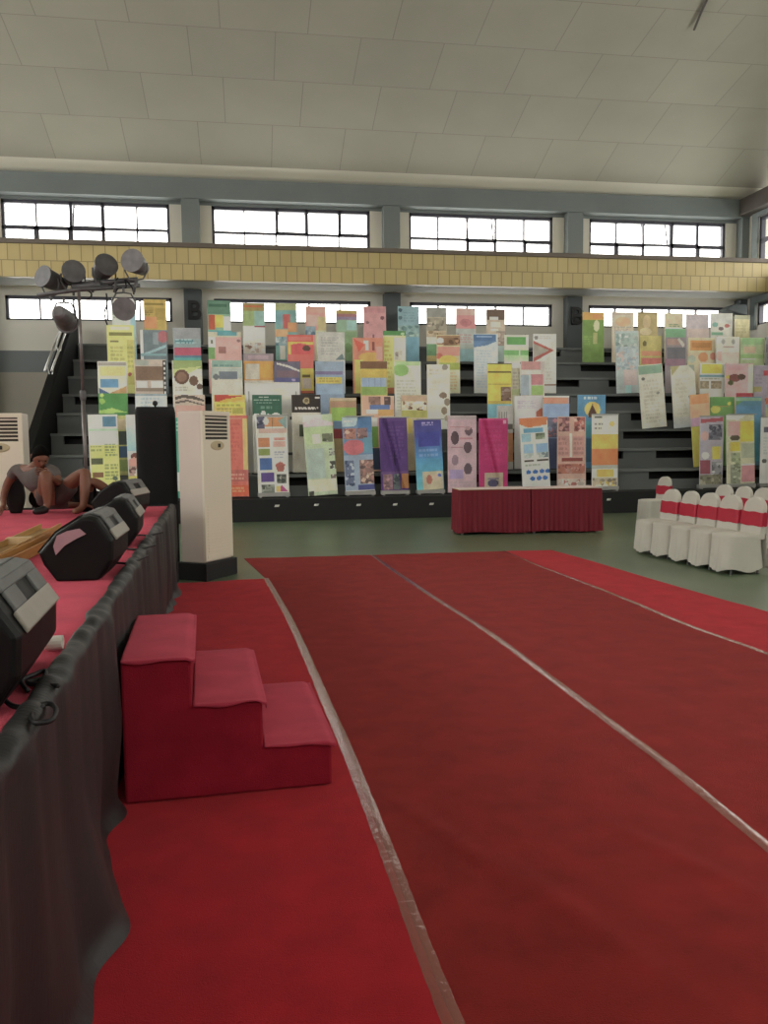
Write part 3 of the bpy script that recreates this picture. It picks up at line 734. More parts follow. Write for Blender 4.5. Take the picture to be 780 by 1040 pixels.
# a second person lying behind
D2 = 8.46
P1 = at_d(88, 512, D2); P1.z = ZS + .036
pf = thing('person', P1, 0, 'person in black clothes lying behind the seated person with one bare shin raised', 'person')
def q2(x, y, dd=0.0): return at_d(x, y, D2 + dd) - P1
s5 = Sk(); pel2 = q2(82, 509, .06); pel2.z = .135
s5.chain([pel2], [.11]); c2 = q2(63, 508, .06); c2.z = .155; n2_ = q2(49, 508, .06); n2_.z = .13
i2 = s5.chain([pel2.lerp(c2, .5), c2, n2_, q2(45, 507, .06)], [.10, .12, .07, .05], 0)
s5.chain([q2(84, 503, .0), q2(94, 488.5, -.05), q2(104, 494, -.06), q2(120, 506.5, -.06), q2(127, 508, -.1), q2(131, 509, -.12)], [.085, .055, .052, .036, .034, .026], 0)
s5.chain([q2(90, 509, .13), q2(106, 505, .13), q2(124, 509, .12), q2(130, 508, .12)], [.085, .06, .04, .03], 0)
ax_ = s5.chain([q2(60, 511, -.06), q2(70, 513, -.10), q2(79, 513, -.14)], [.05, .04, .028], 2); hand(s5, ax_, (1, -.1, -.05), (0, 1, 0), (0, 0, -1))
ax_ = s5.chain([q2(60, 510, .16), q2(70, 511, .19), q2(79, 511, .18)], [.05, .04, .028], 2); hand(s5, ax_, (1, -.1, -.05), (0, 1, 0), (0, 0, -1))
s5.build('body', skin_m, pf)
head(pf, q2(42, 507, .06) * 1.0, (.1, -.3, 1), (-1, 0, .1), skin_m)
s6 = Sk(); s6.chain([pel2.lerp(c2, .3)], [.125]); s6.chain([c2, n2_], [.13, .085], 0); s6.build('shirt', dark_m, pf)
s7 = Sk(); s7.chain([pel2], [.125]); s7.chain([q2(84, 503, .0), q2(91, 492, -.04)], [.1, .08], 0); s7.chain([q2(90, 509, .13), q2(106, 505, .13), q2(118, 508, .12)], [.085, .075, .06], 0); s7.build('trousers', dark_m, pf)
# black bag behind the seated person's arm
pb = at_d(15.5, 500, DP + .42); pb.z = ZS + .009
bg = thing('bag', pb, R(8), 'upright black bag on the deck behind the arm of the seated person', 'bag')
def bagf(a, b):
    w = 2 * math.pi * a; c_, s_ = math.cos(w), math.sin(w); n_ = (abs(c_) ** 4 + abs(s_) ** 4) ** (-.25)
    k = math.sin(math.pi * min(.98, max(.02, b * .62 + .19))) ; return ((.092) * c_ * n_ * k, .08 * s_ * n_ * k, .36 * b)
mb = MB().grid(bagf, 32, 14, close=True); mb.f += [tuple(range(32)), tuple(range(14 * 32, 15 * 32))]; mb.m += [0, 0]
mb.build('sack', dark_m, bg, smooth=True)
MB().tube(spline([(-.05, 0, .34), (-.04, 0, .40), (.04, 0, .40), (.05, 0, .34)], 6), .009, 6).build('handle', dark_m, bg)

# ------------------------------------------------------------------ the two skirted tables
redc = mat('wine red satin', '760f24', .55, .1, 3, sheen=.3, stretch=(8, 8, .4)); whc = mat('pale pink table edge', 'e8d2ce', .7, .04, 4)
ta, tb_ = on_z(466.5, 543.5), on_z(611.5, 540.5)
d = tb_ - ta; an = math.atan2(d.y, d.x); half = d.length / 2
def table(k, label):
    o_ = ta + d * (k * .5); t = thing('skirted_table', o_, an, label, 'table', 'red skirted tables before the bleachers')
    w = half - .022; D_ = .62; H_ = .755
    MB().box(0, 0, H_ - .03, w, D_, H_ - .004).build('tabletop', wood2, t)
    MB().grid(lambda a, b: (-.006 + a * (w + .012), -.034 + b * (D_ + .05), H_ - .002 + .004 * math.sin(3 * a + 5 * b)), 12, 8).build('tablecloth', whc, t, solid=.008)
    for sx in (.06, w - .06):
        for sy in (.06, D_ - .06): MB().box(sx - .02, sy - .02, 0, sx + .02, sy + .02, H_ - .03).build('leg', steelg, t)
    per = 2 * (w + D_)
    def sk_(a, b):
        s_ = a * per; f_ = .012 * math.sin(s_ * 74) * (.25 + .75 * b) + .010 * math.sin(s_ * 21 + 1 + k) * b
        pad = .012 + f_ + .012 * b
        z = (H_ - .016) * (1 - b) + .035 * b + .012 * b * math.sin(s_ * 5)
        if s_ < w: return (s_, -pad, z)
        if s_ < w + D_: return (w + (pad if k else .004), s_ - w, z)
        if s_ < 2 * w + D_: return (w - (s_ - w - D_), D_ + pad, z)
        return (-pad if k == 0 else -.004, D_ - (s_ - 2 * w - D_), z)
    MB().grid(sk_, 520, 10, close=True).build('skirt', redc, t, smooth=True)
table(0, 'left red skirted table before the purple and pink banners'); table(1, 'right red skirted table before the blue and white and brown banners')

# ------------------------------------------------------------------ chairs under white covers
whm = mat('white chair cover cloth', 'c9c6bd', .85, .04, 4, bump=.1, bscale=25, sheen=.2); sash_m = mat('red satin sash', 'b3203a', .5, .1, 6, sheen=.3)
def chair_proto():
    t = thing('banquet_chair', (0, 0, 0), 0, 'x', 'chair', 'covered chairs with red sashes')
    HB = .87
    def seat(a, b):
        w = 2 * math.pi * a; c_, s_ = math.cos(w), math.sin(w); n_ = (abs(c_) ** 5 + abs(s_) ** 5) ** (-.2)
        if b < .25: q_ = b / .25; return (.225 * c_ * n_ * q_, .198 * s_ * n_ * q_, .455 + .012 * math.cos(q_ * 1.5))
        q_ = (b - .25) / .75; f_ = 1 + (.06 + .10 * (1 if c_ < 0 else .3)) * q_ + .05 * q_ * math.sin(9 * w + 1.3) + .045 * q_ * math.sin(19 * w + q_) + .02 * q_ * math.sin(31 * w)
        fy = 1 + (f_ - 1) * .22
        return (.225 * c_ * n_ * f_, .198 * s_ * n_ * fy, .450 - q_ * (.415 + .022 * math.sin(4 * w + 1) - .01))
    MB().grid(seat, 72, 20, close=True).build('seat_cover', whm, t, smooth=True)
    # back: a slab with rounded shoulders, gently tilted
    prof_ = []
    for k in range(17):
        w = math.pi * k / 16; prof_.append((.18 * math.cos(w), HB - .17 + .17 * math.sin(w) ** .8))
    prof_ = [(.198, .40), (.188, .55)] + prof_ + [(-.188, .55), (-.198, .40)]
    def bk(th_): return [(a, b) for a, b in prof_]
    bm_ = MB()
    for s0, s1, k0, k1 in ((-.035, -.028, .93, 1), (-.028, .028, 1, 1), (.028, .035, 1, .93)):
        n_ = len(prof_)
        vs = []
        for s_, k_ in ((s0, k0), (s1, k1)):
            for a, b in prof_: vs.append((.205 + s_ + (b - .45) * .12, a * k_, .40 + (b - .40) * (k_ if b > .45 else 1)))
        bm_.add(vs, [(i, (i + 1) % n_, n_ + (i + 1) % n_, n_ + i) for i in range(n_)])
        if s0 < -.03: bm_.f.append(tuple(range(n_))); bm_.m.append(0)
        if s1 > .03: o_ = len(bm_.v) - n_; bm_.f.append(tuple(range(o_, o_ + n_))); bm_.m.append(0)
    def tail(a, b):                                   # cover of the back falling to the floor behind
        return (.205 + .045 + (.45 - .38 * b) * 0 + .05 * b + .012 * math.sin(16 * a) * b, -.19 + .38 * a, .46 - .40 * b)
    bm_.build('back_cover', whm, t, smooth=False)
    MB().grid(tail, 24, 8).build('rear_drape', whm, t, smooth=True, solid=.004)
    def sash(a, b):
        w = 2 * math.pi * a; c_, s_ = math.cos(w), math.sin(w); n_ = (abs(c_) ** 8 + abs(s_) ** 8) ** (-.125)
        z = .545 + .16 * b + .004 * math.sin(6 * w); return (.205 + (z - .45) * .12 + .046 * c_ * n_, .202 * s_ * n_, z)
    MB().grid(sash, 48, 6, close=True).build('sash', sash_m, t, smooth=True)
    kn = MB()
    for sg in (-1, 1): kn.grid(lambda a, b: (.285 + .012 * math.sin(math.pi * b) + .01 * b, sg * (.02 + .12 * b) , .62 + (.10 * (a - .5)) * (.3 + b) ), 6, 8)
    for sg in (-1, 1): kn.grid(lambda a, b: (.275 + .03 * b, sg * (.02 + .05 * b) + .05 * (a - .5), .60 - .38 * b), 4, 8)
    kn.build('bow', sash_m, t, solid=.006)
    for x in (-.17, .17):
        for y in (-.17, .17): MB().tube([Vector((x, y, 0)), Vector((x, y, .44))], .013, 8).build('leg', lampm, t)
    return t
cp = chair_proto()
spots = []
for k, (x, y) in enumerate([(677, 497), (694.5, 499), (715, 501), (737, 503), (758.5, 506)]):
    p = on_z(x, y, .865); u, v = uv_of(p); spots.append((6.02, v, 'front row'))
u0 = 6.02
vs_ = [s[1] for s in spots]
print('chair v', vs_)
vs_ = [vs_[4] + (vs_[0] - vs_[4]) * (4 - k) / 4 for k in range(5)]
mid = sum(vs_) / 5; vs_ = [mid + (2 - k) * .435 for k in range(5)]
labs = ['farthest white covered chair of the row beside the carpet', 'second farthest white covered chair of the row beside the carpet', 'middle white covered chair of the row beside the carpet', 'second nearest white covered chair of the row beside the carpet', 'nearest white covered chair with red sash, its skirt spread over the floor']
allc = [(u0, v, l) for v, l in zip(vs_, labs)]
allc += [(7.32, 10.02, 'white covered chair cut by the right edge of the picture'), (7.32, 10.46, 'white covered chair just behind the nearest chair of the front row'), (7.32, 10.90, 'white covered chair in the second row showing mostly its red sash'),
         (8.03, 13.7, 'white covered chair standing alone behind the farthest one, nearest the bleachers')]
for i, (u, v, l) in enumerate(allc):
    o = cp if i == 0 else copy_tree(cp)
    o.location = S(u, v); o.rotation_euler = (0, 0, SA + R([1.5, -2, 1, 2, -1.5, 1, -2, 2, 3][i])); o['label'] = l
# ------------------------------------------------------------------ printed display banners on the bleachers
GAIN = 1.75
pm = bpy.data.materials.new('banner print'); pm.use_nodes = True; nt = pm.node_tree; b = nt.nodes['Principled BSDF']
at = nt.nodes.new('ShaderNodeAttribute'); at.attribute_name = 'print'; nt.links.new(at.outputs['Color'], b.inputs['Base Color'])
b.inputs['Roughness'].default_value = .5; b.inputs['Specular IOR Level'].default_value = .35
back_m = mat('banner backing', 'c9c6be', .7, .05, 4)
rod_m = mat('banner stand rod', '2c2c2e', .4, .1, 10); alu = mat('aluminium banner base', 'b9b9b7', .35, .08, 10, metal=.5)
TIER = {1: (1, .40), 2: (2, .30), 3: (4, .30), 4: (6, .30), 5: (8, .28), 6: (2, .60)}
NU, NV = 36, 84
def rgb(h): return np.array([lin(int(h[i:i + 2], 16)) for i in (0, 2, 4)])
def paint(base, ops, x0, x1, y0, y1):
    im = np.zeros((NV, NU, 3)); im[:] = rgb(base)
    gu = x0 + (np.arange(NU) + .5) / NU * (x1 - x0); gv = y0 + (np.arange(NV) + .5) / NV * (y1 - y0)
    X, Y = np.meshgrid(gu, gv)
    for op in ops:
        k = op[0]
        if k == 'r': im[(X >= op[1]) & (X < op[3]) & (Y >= op[2]) & (Y < op[4])] = rgb(op[5])
        elif k == 'e': im[((X - op[1]) / op[3]) ** 2 + ((Y - op[2]) / op[4]) ** 2 <= 1] = rgb(op[5])
        elif k == 't':
            ps = op[1]; ins = np.zeros(X.shape, bool)
            for (ax, ay), (bx, by) in zip(ps, ps[1:] + ps[:1]):
                c = (ay > Y) != (by > Y)
                with np.errstate(divide='ignore', invalid='ignore'): xi = (bx - ax) * (Y - ay) / ((by - ay) or 1e-9) + ax
                ins ^= c & (X < xi)
            im[ins] = rgb(op[2])
        elif k == 'l':
            rr = random.Random(int(op[1] * 7 + op[2] * 13)); n = op[5]; dy = (op[4] - op[2]) / n
            for i in range(n):
                ya = op[2] + i * dy; x = op[1]; end = op[3] - rr.uniform(0, .25) * (op[3] - op[1])
                while x < end:
                    w = rr.uniform(1.5, 5); m_ = (X >= x) & (X < min(x + w, end)) & (Y >= ya) & (Y < ya + dy * .55)
                    im[m_] = im[m_] * .35 + rgb(op[6]) * .65; x += w + 1.0
        elif k == 'p':
            rr = random.Random(op[6]); cs = op[5]
            m0 = (X >= op[1]) & (X < op[3]) & (Y >= op[2]) & (Y < op[4]); im[m0] = rgb(cs[0])
            for i in range(int(max(6, (op[3] - op[1]) * (op[4] - op[2]) / 9))):
                cx, cy = rr.uniform(op[1], op[3]), rr.uniform(op[2], op[4]); q = m0 & (((X - cx) / rr.uniform(1, 3)) ** 2 + ((Y - cy) / rr.uniform(1, 2.6)) ** 2 <= 1)
                im[q] = rgb(rr.choice(cs)) * rr.uniform(.8, 1.15)
        elif k == 'g':
            t = np.clip((Y - op[1]) / (op[2] - op[1]), 0, 1)[..., None]; m_ = (Y >= op[1]) & (Y < op[2])
            im[m_] = (rgb(op[3]) * (1 - t) + rgb(op[4]) * t)[m_]
    y = (im @ np.array([.2126, .7152, .0722]))[..., None]; im = y + (im - y) * .82
    # uneven ink: soft blotches and a fine grain
    rg = np.random.default_rng(int(x0 * 10 + y0)); co = rg.uniform(.86, 1.12, (13, 7)); fv = np.linspace(0, 11.99, NV); fu = np.linspace(0, 5.99, NU)
    iv, iu = fv.astype(int), fu.astype(int); av, au = (fv - iv)[:, None], (fu - iu)[None]
    bl_ = (co[iv][:, iu] * (1 - av) + co[iv + 1][:, iu] * av) * (1 - au) + (co[iv][:, iu + 1] * (1 - av) + co[iv + 1][:, iu + 1] * av) * au
    im = im * (bl_ * rg.uniform(.93, 1.07, (NV, NU)))[..., None]
    return np.clip(im * GAIN, 0, .9)
rb = random.Random(5)
xst = {}
def stand_meshes(w, h):
    """rear of an X-banner stand: two crossed rods, hub, rear leg"""
    k = (round(w, 1), round(h, 1))
    if k not in xst:
        a = MB(); z0, z1, hx = .02, h - .015, w / 2 - .02
        a.tube([(-hx, .03, z0), (0, .07, h * .45), (hx, .062, z1)], .006, 6); a.tube([(hx, .03, z0), (0, .07, h * .45), (-hx, .062, z1)], .006, 6)
        a.box(-.03, .055, h * .45 - .04, .03, .09, h * .45 + .04)
        o = a.build('stand', rod_m); g = MB().tube([(0, .08, h * .45), (0, .22, .008)], .007, 6).build('rear_leg', rod_m)
        xst[k] = (o.data, g.data); bpy.data.objects.remove(o); bpy.data.objects.remove(g)
    return xst[k]
PLACED = {}
def banner(x0, x1, y0, row, dx, base, label, ops, kind='x', fold=0):
    n, off = TIER[row]
    # a banner whose edge crosses its neighbour's stands a little behind it
    q = PLACED.get(row)
    k = 0 if q is None or x0 > q[0] + 1.5 or x1 < q[2] else 1 - q[1]
    PLACED[row] = (max(x1, x1 + dx), k, x0); off += .10 * k
    Y = Y0 + RUN * (n - 1) + off; zb = RISE * n
    A, B = on_y(x0, y0, Y), on_y(x1, y0, Y); z1 = (A.z + B.z) / 2; h = z1 - zb; w = B.x - A.x
    cx = (A.x + B.x) / 2
    # picture row where the foot of the banner stands
    d = (Vector((cx, Y, zb)) - EYE); yb = CY - FPX * d.dot(_Up) / d.dot(_F)
    mpp = w / (x1 - x0)
    t = thing('display_banner', (cx + dx * mpp, Y, zb), R(rb.uniform(-2.5, 2.5)), label, 'banner', 'printed banners on the bleachers')
    lean = math.atan2(-dx * mpp, h)
    im = paint(base, ops, x0, x1, y0, yb)
    z0 = .10 if kind == 'r' else .03
    curl = rb.uniform(-.018, .018); tilt = rb.uniform(.01, .04); tw = rb.uniform(-.03, .03)
    M = Matrix.Rotation(lean, 4, 'Y')
    vs = []
    for back in (0, 1):
        for j in range(NV + 1):
            for i in range(NU + 1):
                a = i / NU; c = j / NV; z = h - (h - z0) * c
                y = curl * (1 - (2 * a - 1) ** 2) + .01 * math.sin(9 * c + cx) * (1 - (2 * a - 1) ** 2) - tilt * (c - .5) + tw * (a - .5) * c + back * .006
                if fold:
                    e = a - (.05 + fold * c); y += -.07 * math.exp(-(e / .05) ** 2) * (1 - abs(2 * c - 1) * .3) + .05 * math.exp(-((e - .12) / .07) ** 2)
                vs.append(M @ Vector(((a - .5) * w, y, z)))
    W1 = NU + 1; NB = W1 * (NV + 1)
    fs = [(j * W1 + i, (j + 1) * W1 + i, (j + 1) * W1 + i + 1, j * W1 + i + 1) for j in range(NV) for i in range(NU)]
    nf = len(fs)
    fs += [(NB + j * W1 + i, NB + j * W1 + i + 1, NB + (j + 1) * W1 + i + 1, NB + (j + 1) * W1 + i) for j in range(NV) for i in range(NU)]
    rim = [i for i in range(W1)] + [j * W1 + NU for j in range(1, NV + 1)] + [NV * W1 + i for i in range(NU - 1, -1, -1)] + [j * W1 for j in range(NV - 1, 0, -1)]
    fs += [(rim[k], rim[(k + 1) % len(rim)], NB + rim[(k + 1) % len(rim)], NB + rim[k]) for k in range(len(rim))]
    me = bpy.data.meshes.new('panel'); me.from_pydata([tuple(v) for v in vs], [], fs); me.materials.append(pm); me.materials.append(back_m)
    mi = np.ones(len(fs), np.int32); mi[:nf] = 0; me.polygons.foreach_set('material_index', mi)
    ca = me.color_attributes.new('print', 'FLOAT_COLOR', 'CORNER')
    cols = np.full((len(fs), 4, 4), 1.0, np.float32); cols[:nf, :, :3] = im.reshape(-1, 1, 3); cols[nf:, :, :3] = .6
    ca.data.foreach_set('color', cols.reshape(-1)); me.polygons.foreach_set('use_smooth', [True] * len(fs)); me.update()
    o = bpy.data.objects.new('panel', me); C.objects.link(o); o.parent = t
    if kind == 'r':
        q = MB(); q.box(-w / 2 - .01, -.05, .02, w / 2 + .01, .07, .10); q.box(-w / 2 + .02, -.07, 0, -w / 2 + .07, .12, .02); q.box(w / 2 - .07, -.07, 0, w / 2 - .02, .12, .02)
        q.build('base', alu, t, bevel=.008); MB().tube([(0, .03, .09), (0, .03, h)], .008, 6).build('pole', rod_m, t)
        MB().box(-w / 2, -.012 , h - .005, w / 2, .016, h + .018).build('top_rail', alu, t)
    elif kind == 'b':
        for sx in (-w / 2 + .08, w / 2 - .08): MB().box(sx - .02, -.06, 0, sx + .02, .03, .03).box(sx - .015, .008, .02, sx + .015, .03, h * .9).build('foot', alu, t, bevel=.004)
    else:
        a, g = stand_meshes(w, h)
        for nm, d_ in (('stand', a), ('rear_leg', g)):
            q = bpy.data.objects.new(nm, d_); C.objects.link(q); q.parent = t
            if nm == 'stand': q.rotation_euler = (0, lean, 0)
    return t
r, e, l, p, t, g = 'r', 'e', 'l', 'p', 't', 'g'
BANNERS = [
 # ---- top row under the windows
 (113,137,303,5,0,'b9c4b6','pale blue green banner in the top row behind the round hanging spotlight',[(r,113,303,137,312,'c9c5ba'),(r,132,312,137,372,'8fb4c0'),(l,114,316,130,325,3,'8a9a80')]),
 (145.5,168.5,304,5,0,'b39a4a','ochre yellow banner with an orange lower corner in the top row at left',[(r,147,308,166,310,'8a7530'),(r,146,312,156,318,'a88e45'),(r,157,313,167,325,'a58b40'),(r,145,322,158,334,'c98a5c'),(l,146,315,156,321,3,'7d6a30')]),
 (210.5,234,305,5,0,'7fa58c','banner with dark green head over red, yellow and white blocks in the top row',[(r,210,305,234,319,'587f6a'),(r,212,309,230,312,'3f6653'),(r,211,320,218,335,'b5563f'),(r,218,320,226,333,'c9b648'),(r,226,321,234,336,'cfc8bb'),(r,211,336,234,343,'4f9aa0')]),
 (246,268.5,308,5,0,'c8bfb2','tall banner with olive head, green and blue panels and small figures below',[(r,246,308,269,316,'97864a'),(r,248,310,266,312,'b5663f'),(r,246,316,258,331,'8fa36a'),(r,258,316,269,333,'86aaa2'),(r,247,332,258,347,'cfc5c0'),(r,258,332,269,345,'d2c3c0'),(r,258,331,269,333,'9c4a55'),(p,248,349,268,359,['c3b5aa','8a6a5a','d8d0c8','b09a90'],4)]),
 (279,301,308,5,0,'6f9a96','teal banner with olive head and a red patch behind the red banner',[(r,279,308,301,315,'9aa070'),(r,280,317,288,330,'6d98a0'),(r,287,319,294,334,'b8605c'),(r,292,328,301,338,'c08a5a'),(r,279,335,292,343,'c39a6e'),(p,279,343,291,352,['7f9aa0','5f7f8a','a9b5b5'],8),(r,283,352,289,366,'c9c3b5')]),
 (310,331,311,5,0,'cf938a','pink banner with a small blue photo in the top row',[(r,311,313,330,318,'d89a8c'),(r,312,320,324,331,'d6a399'),(r,322,322,331,336,'b8a878'),(p,310,332,320,341,['7f93a0','5f7488','a3b0b5'],9),(r,320,336,331,372,'b9b898')]),
 (341,362.5,315,5,0,'8fa08a','banner with olive, purple and green stripes in the top row',[(r,341,315,363,319,'a8924a'),(r,341,319,363,322,'a06a6e'),(r,341,322,363,325,'8a7a95'),(r,342,326,352,337,'87a68c'),(r,352,326,362,336,'8fb5b0'),(r,341,337,363,375,'7d9a70'),(e,353,354,4,5,'6a8a5a')]),
 (369,392,311,5,0,'c08a8c','tall rose pink banner before the grey pillar',[(r,370,313,391,318,'b87f84'),(e,388,323,2,2,'7a4a50'),(e,373,328,1.6,1.6,'8a5a5a'),(r,378,340,380,358,'8f5a64'),(l,372,344,390,362,6,'a86f76')]),
 (404,425.5,311,5,0,'7d9ea6','teal blue banner beside the grey pillar',[(e,406.5,315,2,2,'445a66'),(e,406.5,323,2,2,'56707a'),(l,410,317,424,328,4,'6a8c96'),(p,404,331,425,342,['7d9a9a','60807f','98b0a8'],3),(r,413,343,425,372,'6fa0b4')]),
 (433,453.5,312,5,0,'b0a692','grey brown banner with small figures in the top row',[(r,433,312,454,322,'8f8f88'),(p,433,323,453,336,['9a927f','7d7466','b0a694'],6),(p,433,336,453,343,['b5a48a','a08a6a'],7),(r,433,343,443,352,'cfc9b5'),(r,433,350,443,362,'6d9a70'),(r,433,362,446,372,'b8a86a')]),
 (463,483,313,5,0,'a8b4ae','pink topped banner with pale blue foot in the top row',[(r,463,313,483,321,'c9a39a'),(r,463,320,483,334,'c98888'),(e,473,328,6,4,'b87478'),(r,463,334,483,352,'a5aaa6'),(l,465,340,482,350,4,'b07a78'),(r,463,355,483,380,'8fb5bb')]),
 (494,513,314,5,0,'b9aa96','dark brown topped banner with white boxes in the top row',[(r,494,314,513,325,'6b574a'),(r,497,322,506,325,'d0c8bc'),(r,498,327,508,333,'cfc6b6'),(r,498,334,506,337,'d2c8b8'),(p,504,337,513,352,['9a8a7d','b5a494','7f7068'],5),(r,504,352,513,374,'a8bdb8')]),
 (592,613.5,317,5,0,'6f8f43','green banner with an orange head and a pale figure in the top row',[(r,592,317,614,325,'c99a4a'),(r,602,319,611,324,'cf8a50'),(e,606,331,3,6,'c2c496'),(r,603,338,607,350,'a5a86a'),(r,592,371,614,380,'c9cdb5'),(l,594,342,602,352,4,'86a352')]),
 (621.5,644,317,5,0,'c3b5a0','peach topped banner in the top row right of the green banner',[(r,622,317,644,320,'b8a898'),(e,633,327,8,5,'d0a67f'),(l,624,332,642,338,3,'9a8f85')]),
 (648,668.5,317,5,0,'a89663','brown gold banner in the top row',[(e,657,327,4,7,'bda77c'),(e,656,337,6,4,'c0b088'),(r,648,317,669,319,'8a7a4e')]),
 (675,694,318,5,0,'b8b08c','beige banner with a green stripe in the top row',[(r,676,319,693,329,'c3b496'),(l,680,329,692,333,2,'5f7f60'),(r,676,333,694,336,'d8d6cc')]),
 (697,720,319,5,0,'b0a5a8','lilac grey banner at the right end of the window',[(l,699,321,710,326,3,'9a8f98'),(r,697,334,720,345,'b5a39c')]),
 (722,744,318,5,0,'b5b3a8','grey white banner with teal and red dots in the top row at right',[(r,724,319,743,328,'b5b5ae'),(e,727,330,3,2.5,'6a9a8c'),(e,739,331,2.5,2,'a8605a'),(e,733,334,2.5,2,'6a5a5c'),(r,723,338,735,341,'6a9a7a')]),
 (746,762,320,5,0,'a8a074','olive beige banner in the top row before the dark box',[(r,746,320,762,324,'8a8a6c'),(l,748,330,760,340,3,'98905f')]),
 # ---- fourth row
 (108,136,330,4,0,'c5c46e','tall yellow green banner with dark heading lines at left',[(r,112,332,131,335,'d8d6a8'),(r,110,338,134,341,'7f7d45'),(r,111,346,120,348,'7d7a4a'),(l,111,352,126,372,5,'a8a55a'),(r,128,345,136,392,'b5b05c'),(e,130,381,2,2,'a05a50'),(l,128,352,135,376,5,'9c9a4f')]),
 (142,169.5,335,4,0,'6f7d84','slate grey banner with a red face like spot at its upper right',[(r,142,335,145,366,'cfcac2'),(e,165,342,6,6,'a8656a'),(r,155,337,160,350,'87949a'),(t,[(143,360),(168,350),(168,353),(143,363)],'8fb0b5'),(r,141,359,168,362,'7aa0a6')]),
 (175.5,203.5,333,4,0,'85989c','grey and teal banner with a crimson stripe below the left letter',[(r,176,333,204,344,'8c8f93'),(r,177,345,196,349,'56838c'),(l,178,344,200,351,2,'a3c0c2'),(r,176,353,204,361,'b0546a'),(r,176,361,204,364,'56758a'),(r,176,364,204,370,'4f9a96')]),
 (211,245,337,4,0,'c99c96','pink banner with a white and green left strip and teal top line',[(r,211,337,245,342,'b9b4a0'),(r,220,337,240,341,'5a98a0'),(r,211,342,219,353,'d6d2c0'),(r,214,345,216,349,'6a6a50'),(r,211,353,218,365,'6f9a5a'),(r,221,352,229,359,'9a6a64'),(e,242,346,2,1.5,'8a6a68')]),
 (291.5,318,340,4,0,'cd6058','red banner with a yellow curve and a small photo',[(r,293,342,316,346,'d8746a'),(r,292,347,318,350,'d6b04a'),(e,304,355,13,6,'c9565a'),(e,311,354,4,3,'5f4a40'),(r,292,350,295,374,'d6b04a'),(r,292,360,318,374,'d06860'),(r,304,375,318,398,'c8b048'),(r,306,381,314,384,'6d5f35'),(r,306,385,315,396,'b5a8a0'),(r,292,398,318,402,'b5604a')]),
 (322,350,337,4,0,'b3b2ac','pale grey banner with faint text lines in the fourth row',[(l,326,342,346,362,7,'9c9c98'),(t,[(340,366),(347,359),(350,366)],'6a7d7f'),(r,346,366,350,402,'c9c9c4')]),
 (358,389,343,4,0,'c9806a','salmon banner with a white figure and yellow left edge',[(t,[(359,344),(370,350),(364,358)],'c8584a'),(r,369,346,374,349,'d8d3c4'),(r,371,348,374,356,'d8cfc0'),(r,378,347,380,356,'8a4a48'),(e,376,363,12,5,'c9a050'),(r,360,366,368,402,'cdb95e'),(r,382,352,388,366,'c99088')]),
 (389,412,336,4,0,'c8c99a','banner with a dark green head, yellow left half and white photo half',[(r,389,336,412,341,'4f8a4c'),(e,409,339,2,1.5,'a8c89a'),(r,389,342,400,402,'cfc86a'),(l,390,346,398,396,11,'a89a4a'),(r,400,343,412,366,'cac9bb'),(p,401,354,408,366,['c3bfb0','8a7f75','a59a8c'],11),(r,393,395,400,402,'b06a4a')]),
 (443.5,467,340,4,0,'c4b28c','banner with brown photo head over pink and green bands',[(r,444,341,467,350,'9a7a5a'),(e,447,346,4,3,'d8d3c5'),(p,451,343,467,351,['8a6a50','b08a6a','6d523f'],12),(r,444,352,467,362,'c98a7c'),(e,446,362,4,3,'c06a5a'),(e,455,366,9,5,'c9b04a'),(r,446,369,467,376,'9aa545'),(r,456,376,467,402,'cfc7a0'),(l,457,379,465,398,6,'c9a06a')]),
 (481,506,339,4,0,'b8c1c8','white and blue banner with a deep blue head',[(r,481,340,504,346,'53749f'),(t,[(481,346),(506,346),(494,351),(481,353)],'5f80a6'),(l,484,356,502,396,14,'a3b0ba'),(r,484,341,500,343,'8aa5c8')]),
 (512,537,340,4,0,'cfd0b4','pale green banner with a bright green box and stripe',[(r,515,342,534,350,'5d9c52'),(r,512,356,537,361,'6da85e'),(r,513,351,536,355,'c9cfae'),(r,527,356,529,361,'c9cfae'),(g,361,372,'9cc08a','cfd3c0')]),
 (541.5,565,339,4,0,'c6c3ba','white banner with a red edged grey triangle',[(l,548,341,563,345,2,'a5a39c'),(e,545,343,2,2,'7d7a76'),(t,[(542,346),(563,356),(542,368)],'a85a52'),(t,[(542,349),(558,356),(542,364)],'9c948a'),(l,548,374,562,392,5,'b5b0a8'),(r,541,391,565,393,'8a6a5a')]),
 (624.5,649,336,4,2,'a3aeae','tall grey blue banner with pale pink lower parts',[(p,625,338,648,352,['98a8a3','7f958f','b0bab4'],21),(p,626,352,648,376,['a8b3b5','b8aaa6','98a8b0'],22),(r,633,376,646,392,'b8a8a6'),(r,634,392,640,402,'9ac0c0')]),
 (650,672.5,341,4,0,'b5a962','olive yellow banner with two coral stripes',[(e,655,349,2,3,'6d6238'),(r,652,357,672,362,'c98a6a'),(r,652,364,672,370,'c4706a')]),
 (676,698,334,4,0,'8a7f84','green headed banner with brown and dark violet panels',[(r,676,334,696,343,'6a9a72'),(r,678,344,690,351,'a3857c'),(r,678,353,697,365,'69686f'),(t,[(690,343),(696,350),(694,353),(688,345)],'b5b0a8'),(r,676,365,697,372,'8a6a7a')]),
 (698,727,343,4,0,'c4b494','cream banner with an orange box',[(r,701,346,724,356,'c28a4a'),(r,703,348,722,353,'b0783f'),(e,715,363,5,5,'c98a5a'),(e,703,365,4,4,'a8b0a0'),(e,725,362,3,4,'c07a6a')]),
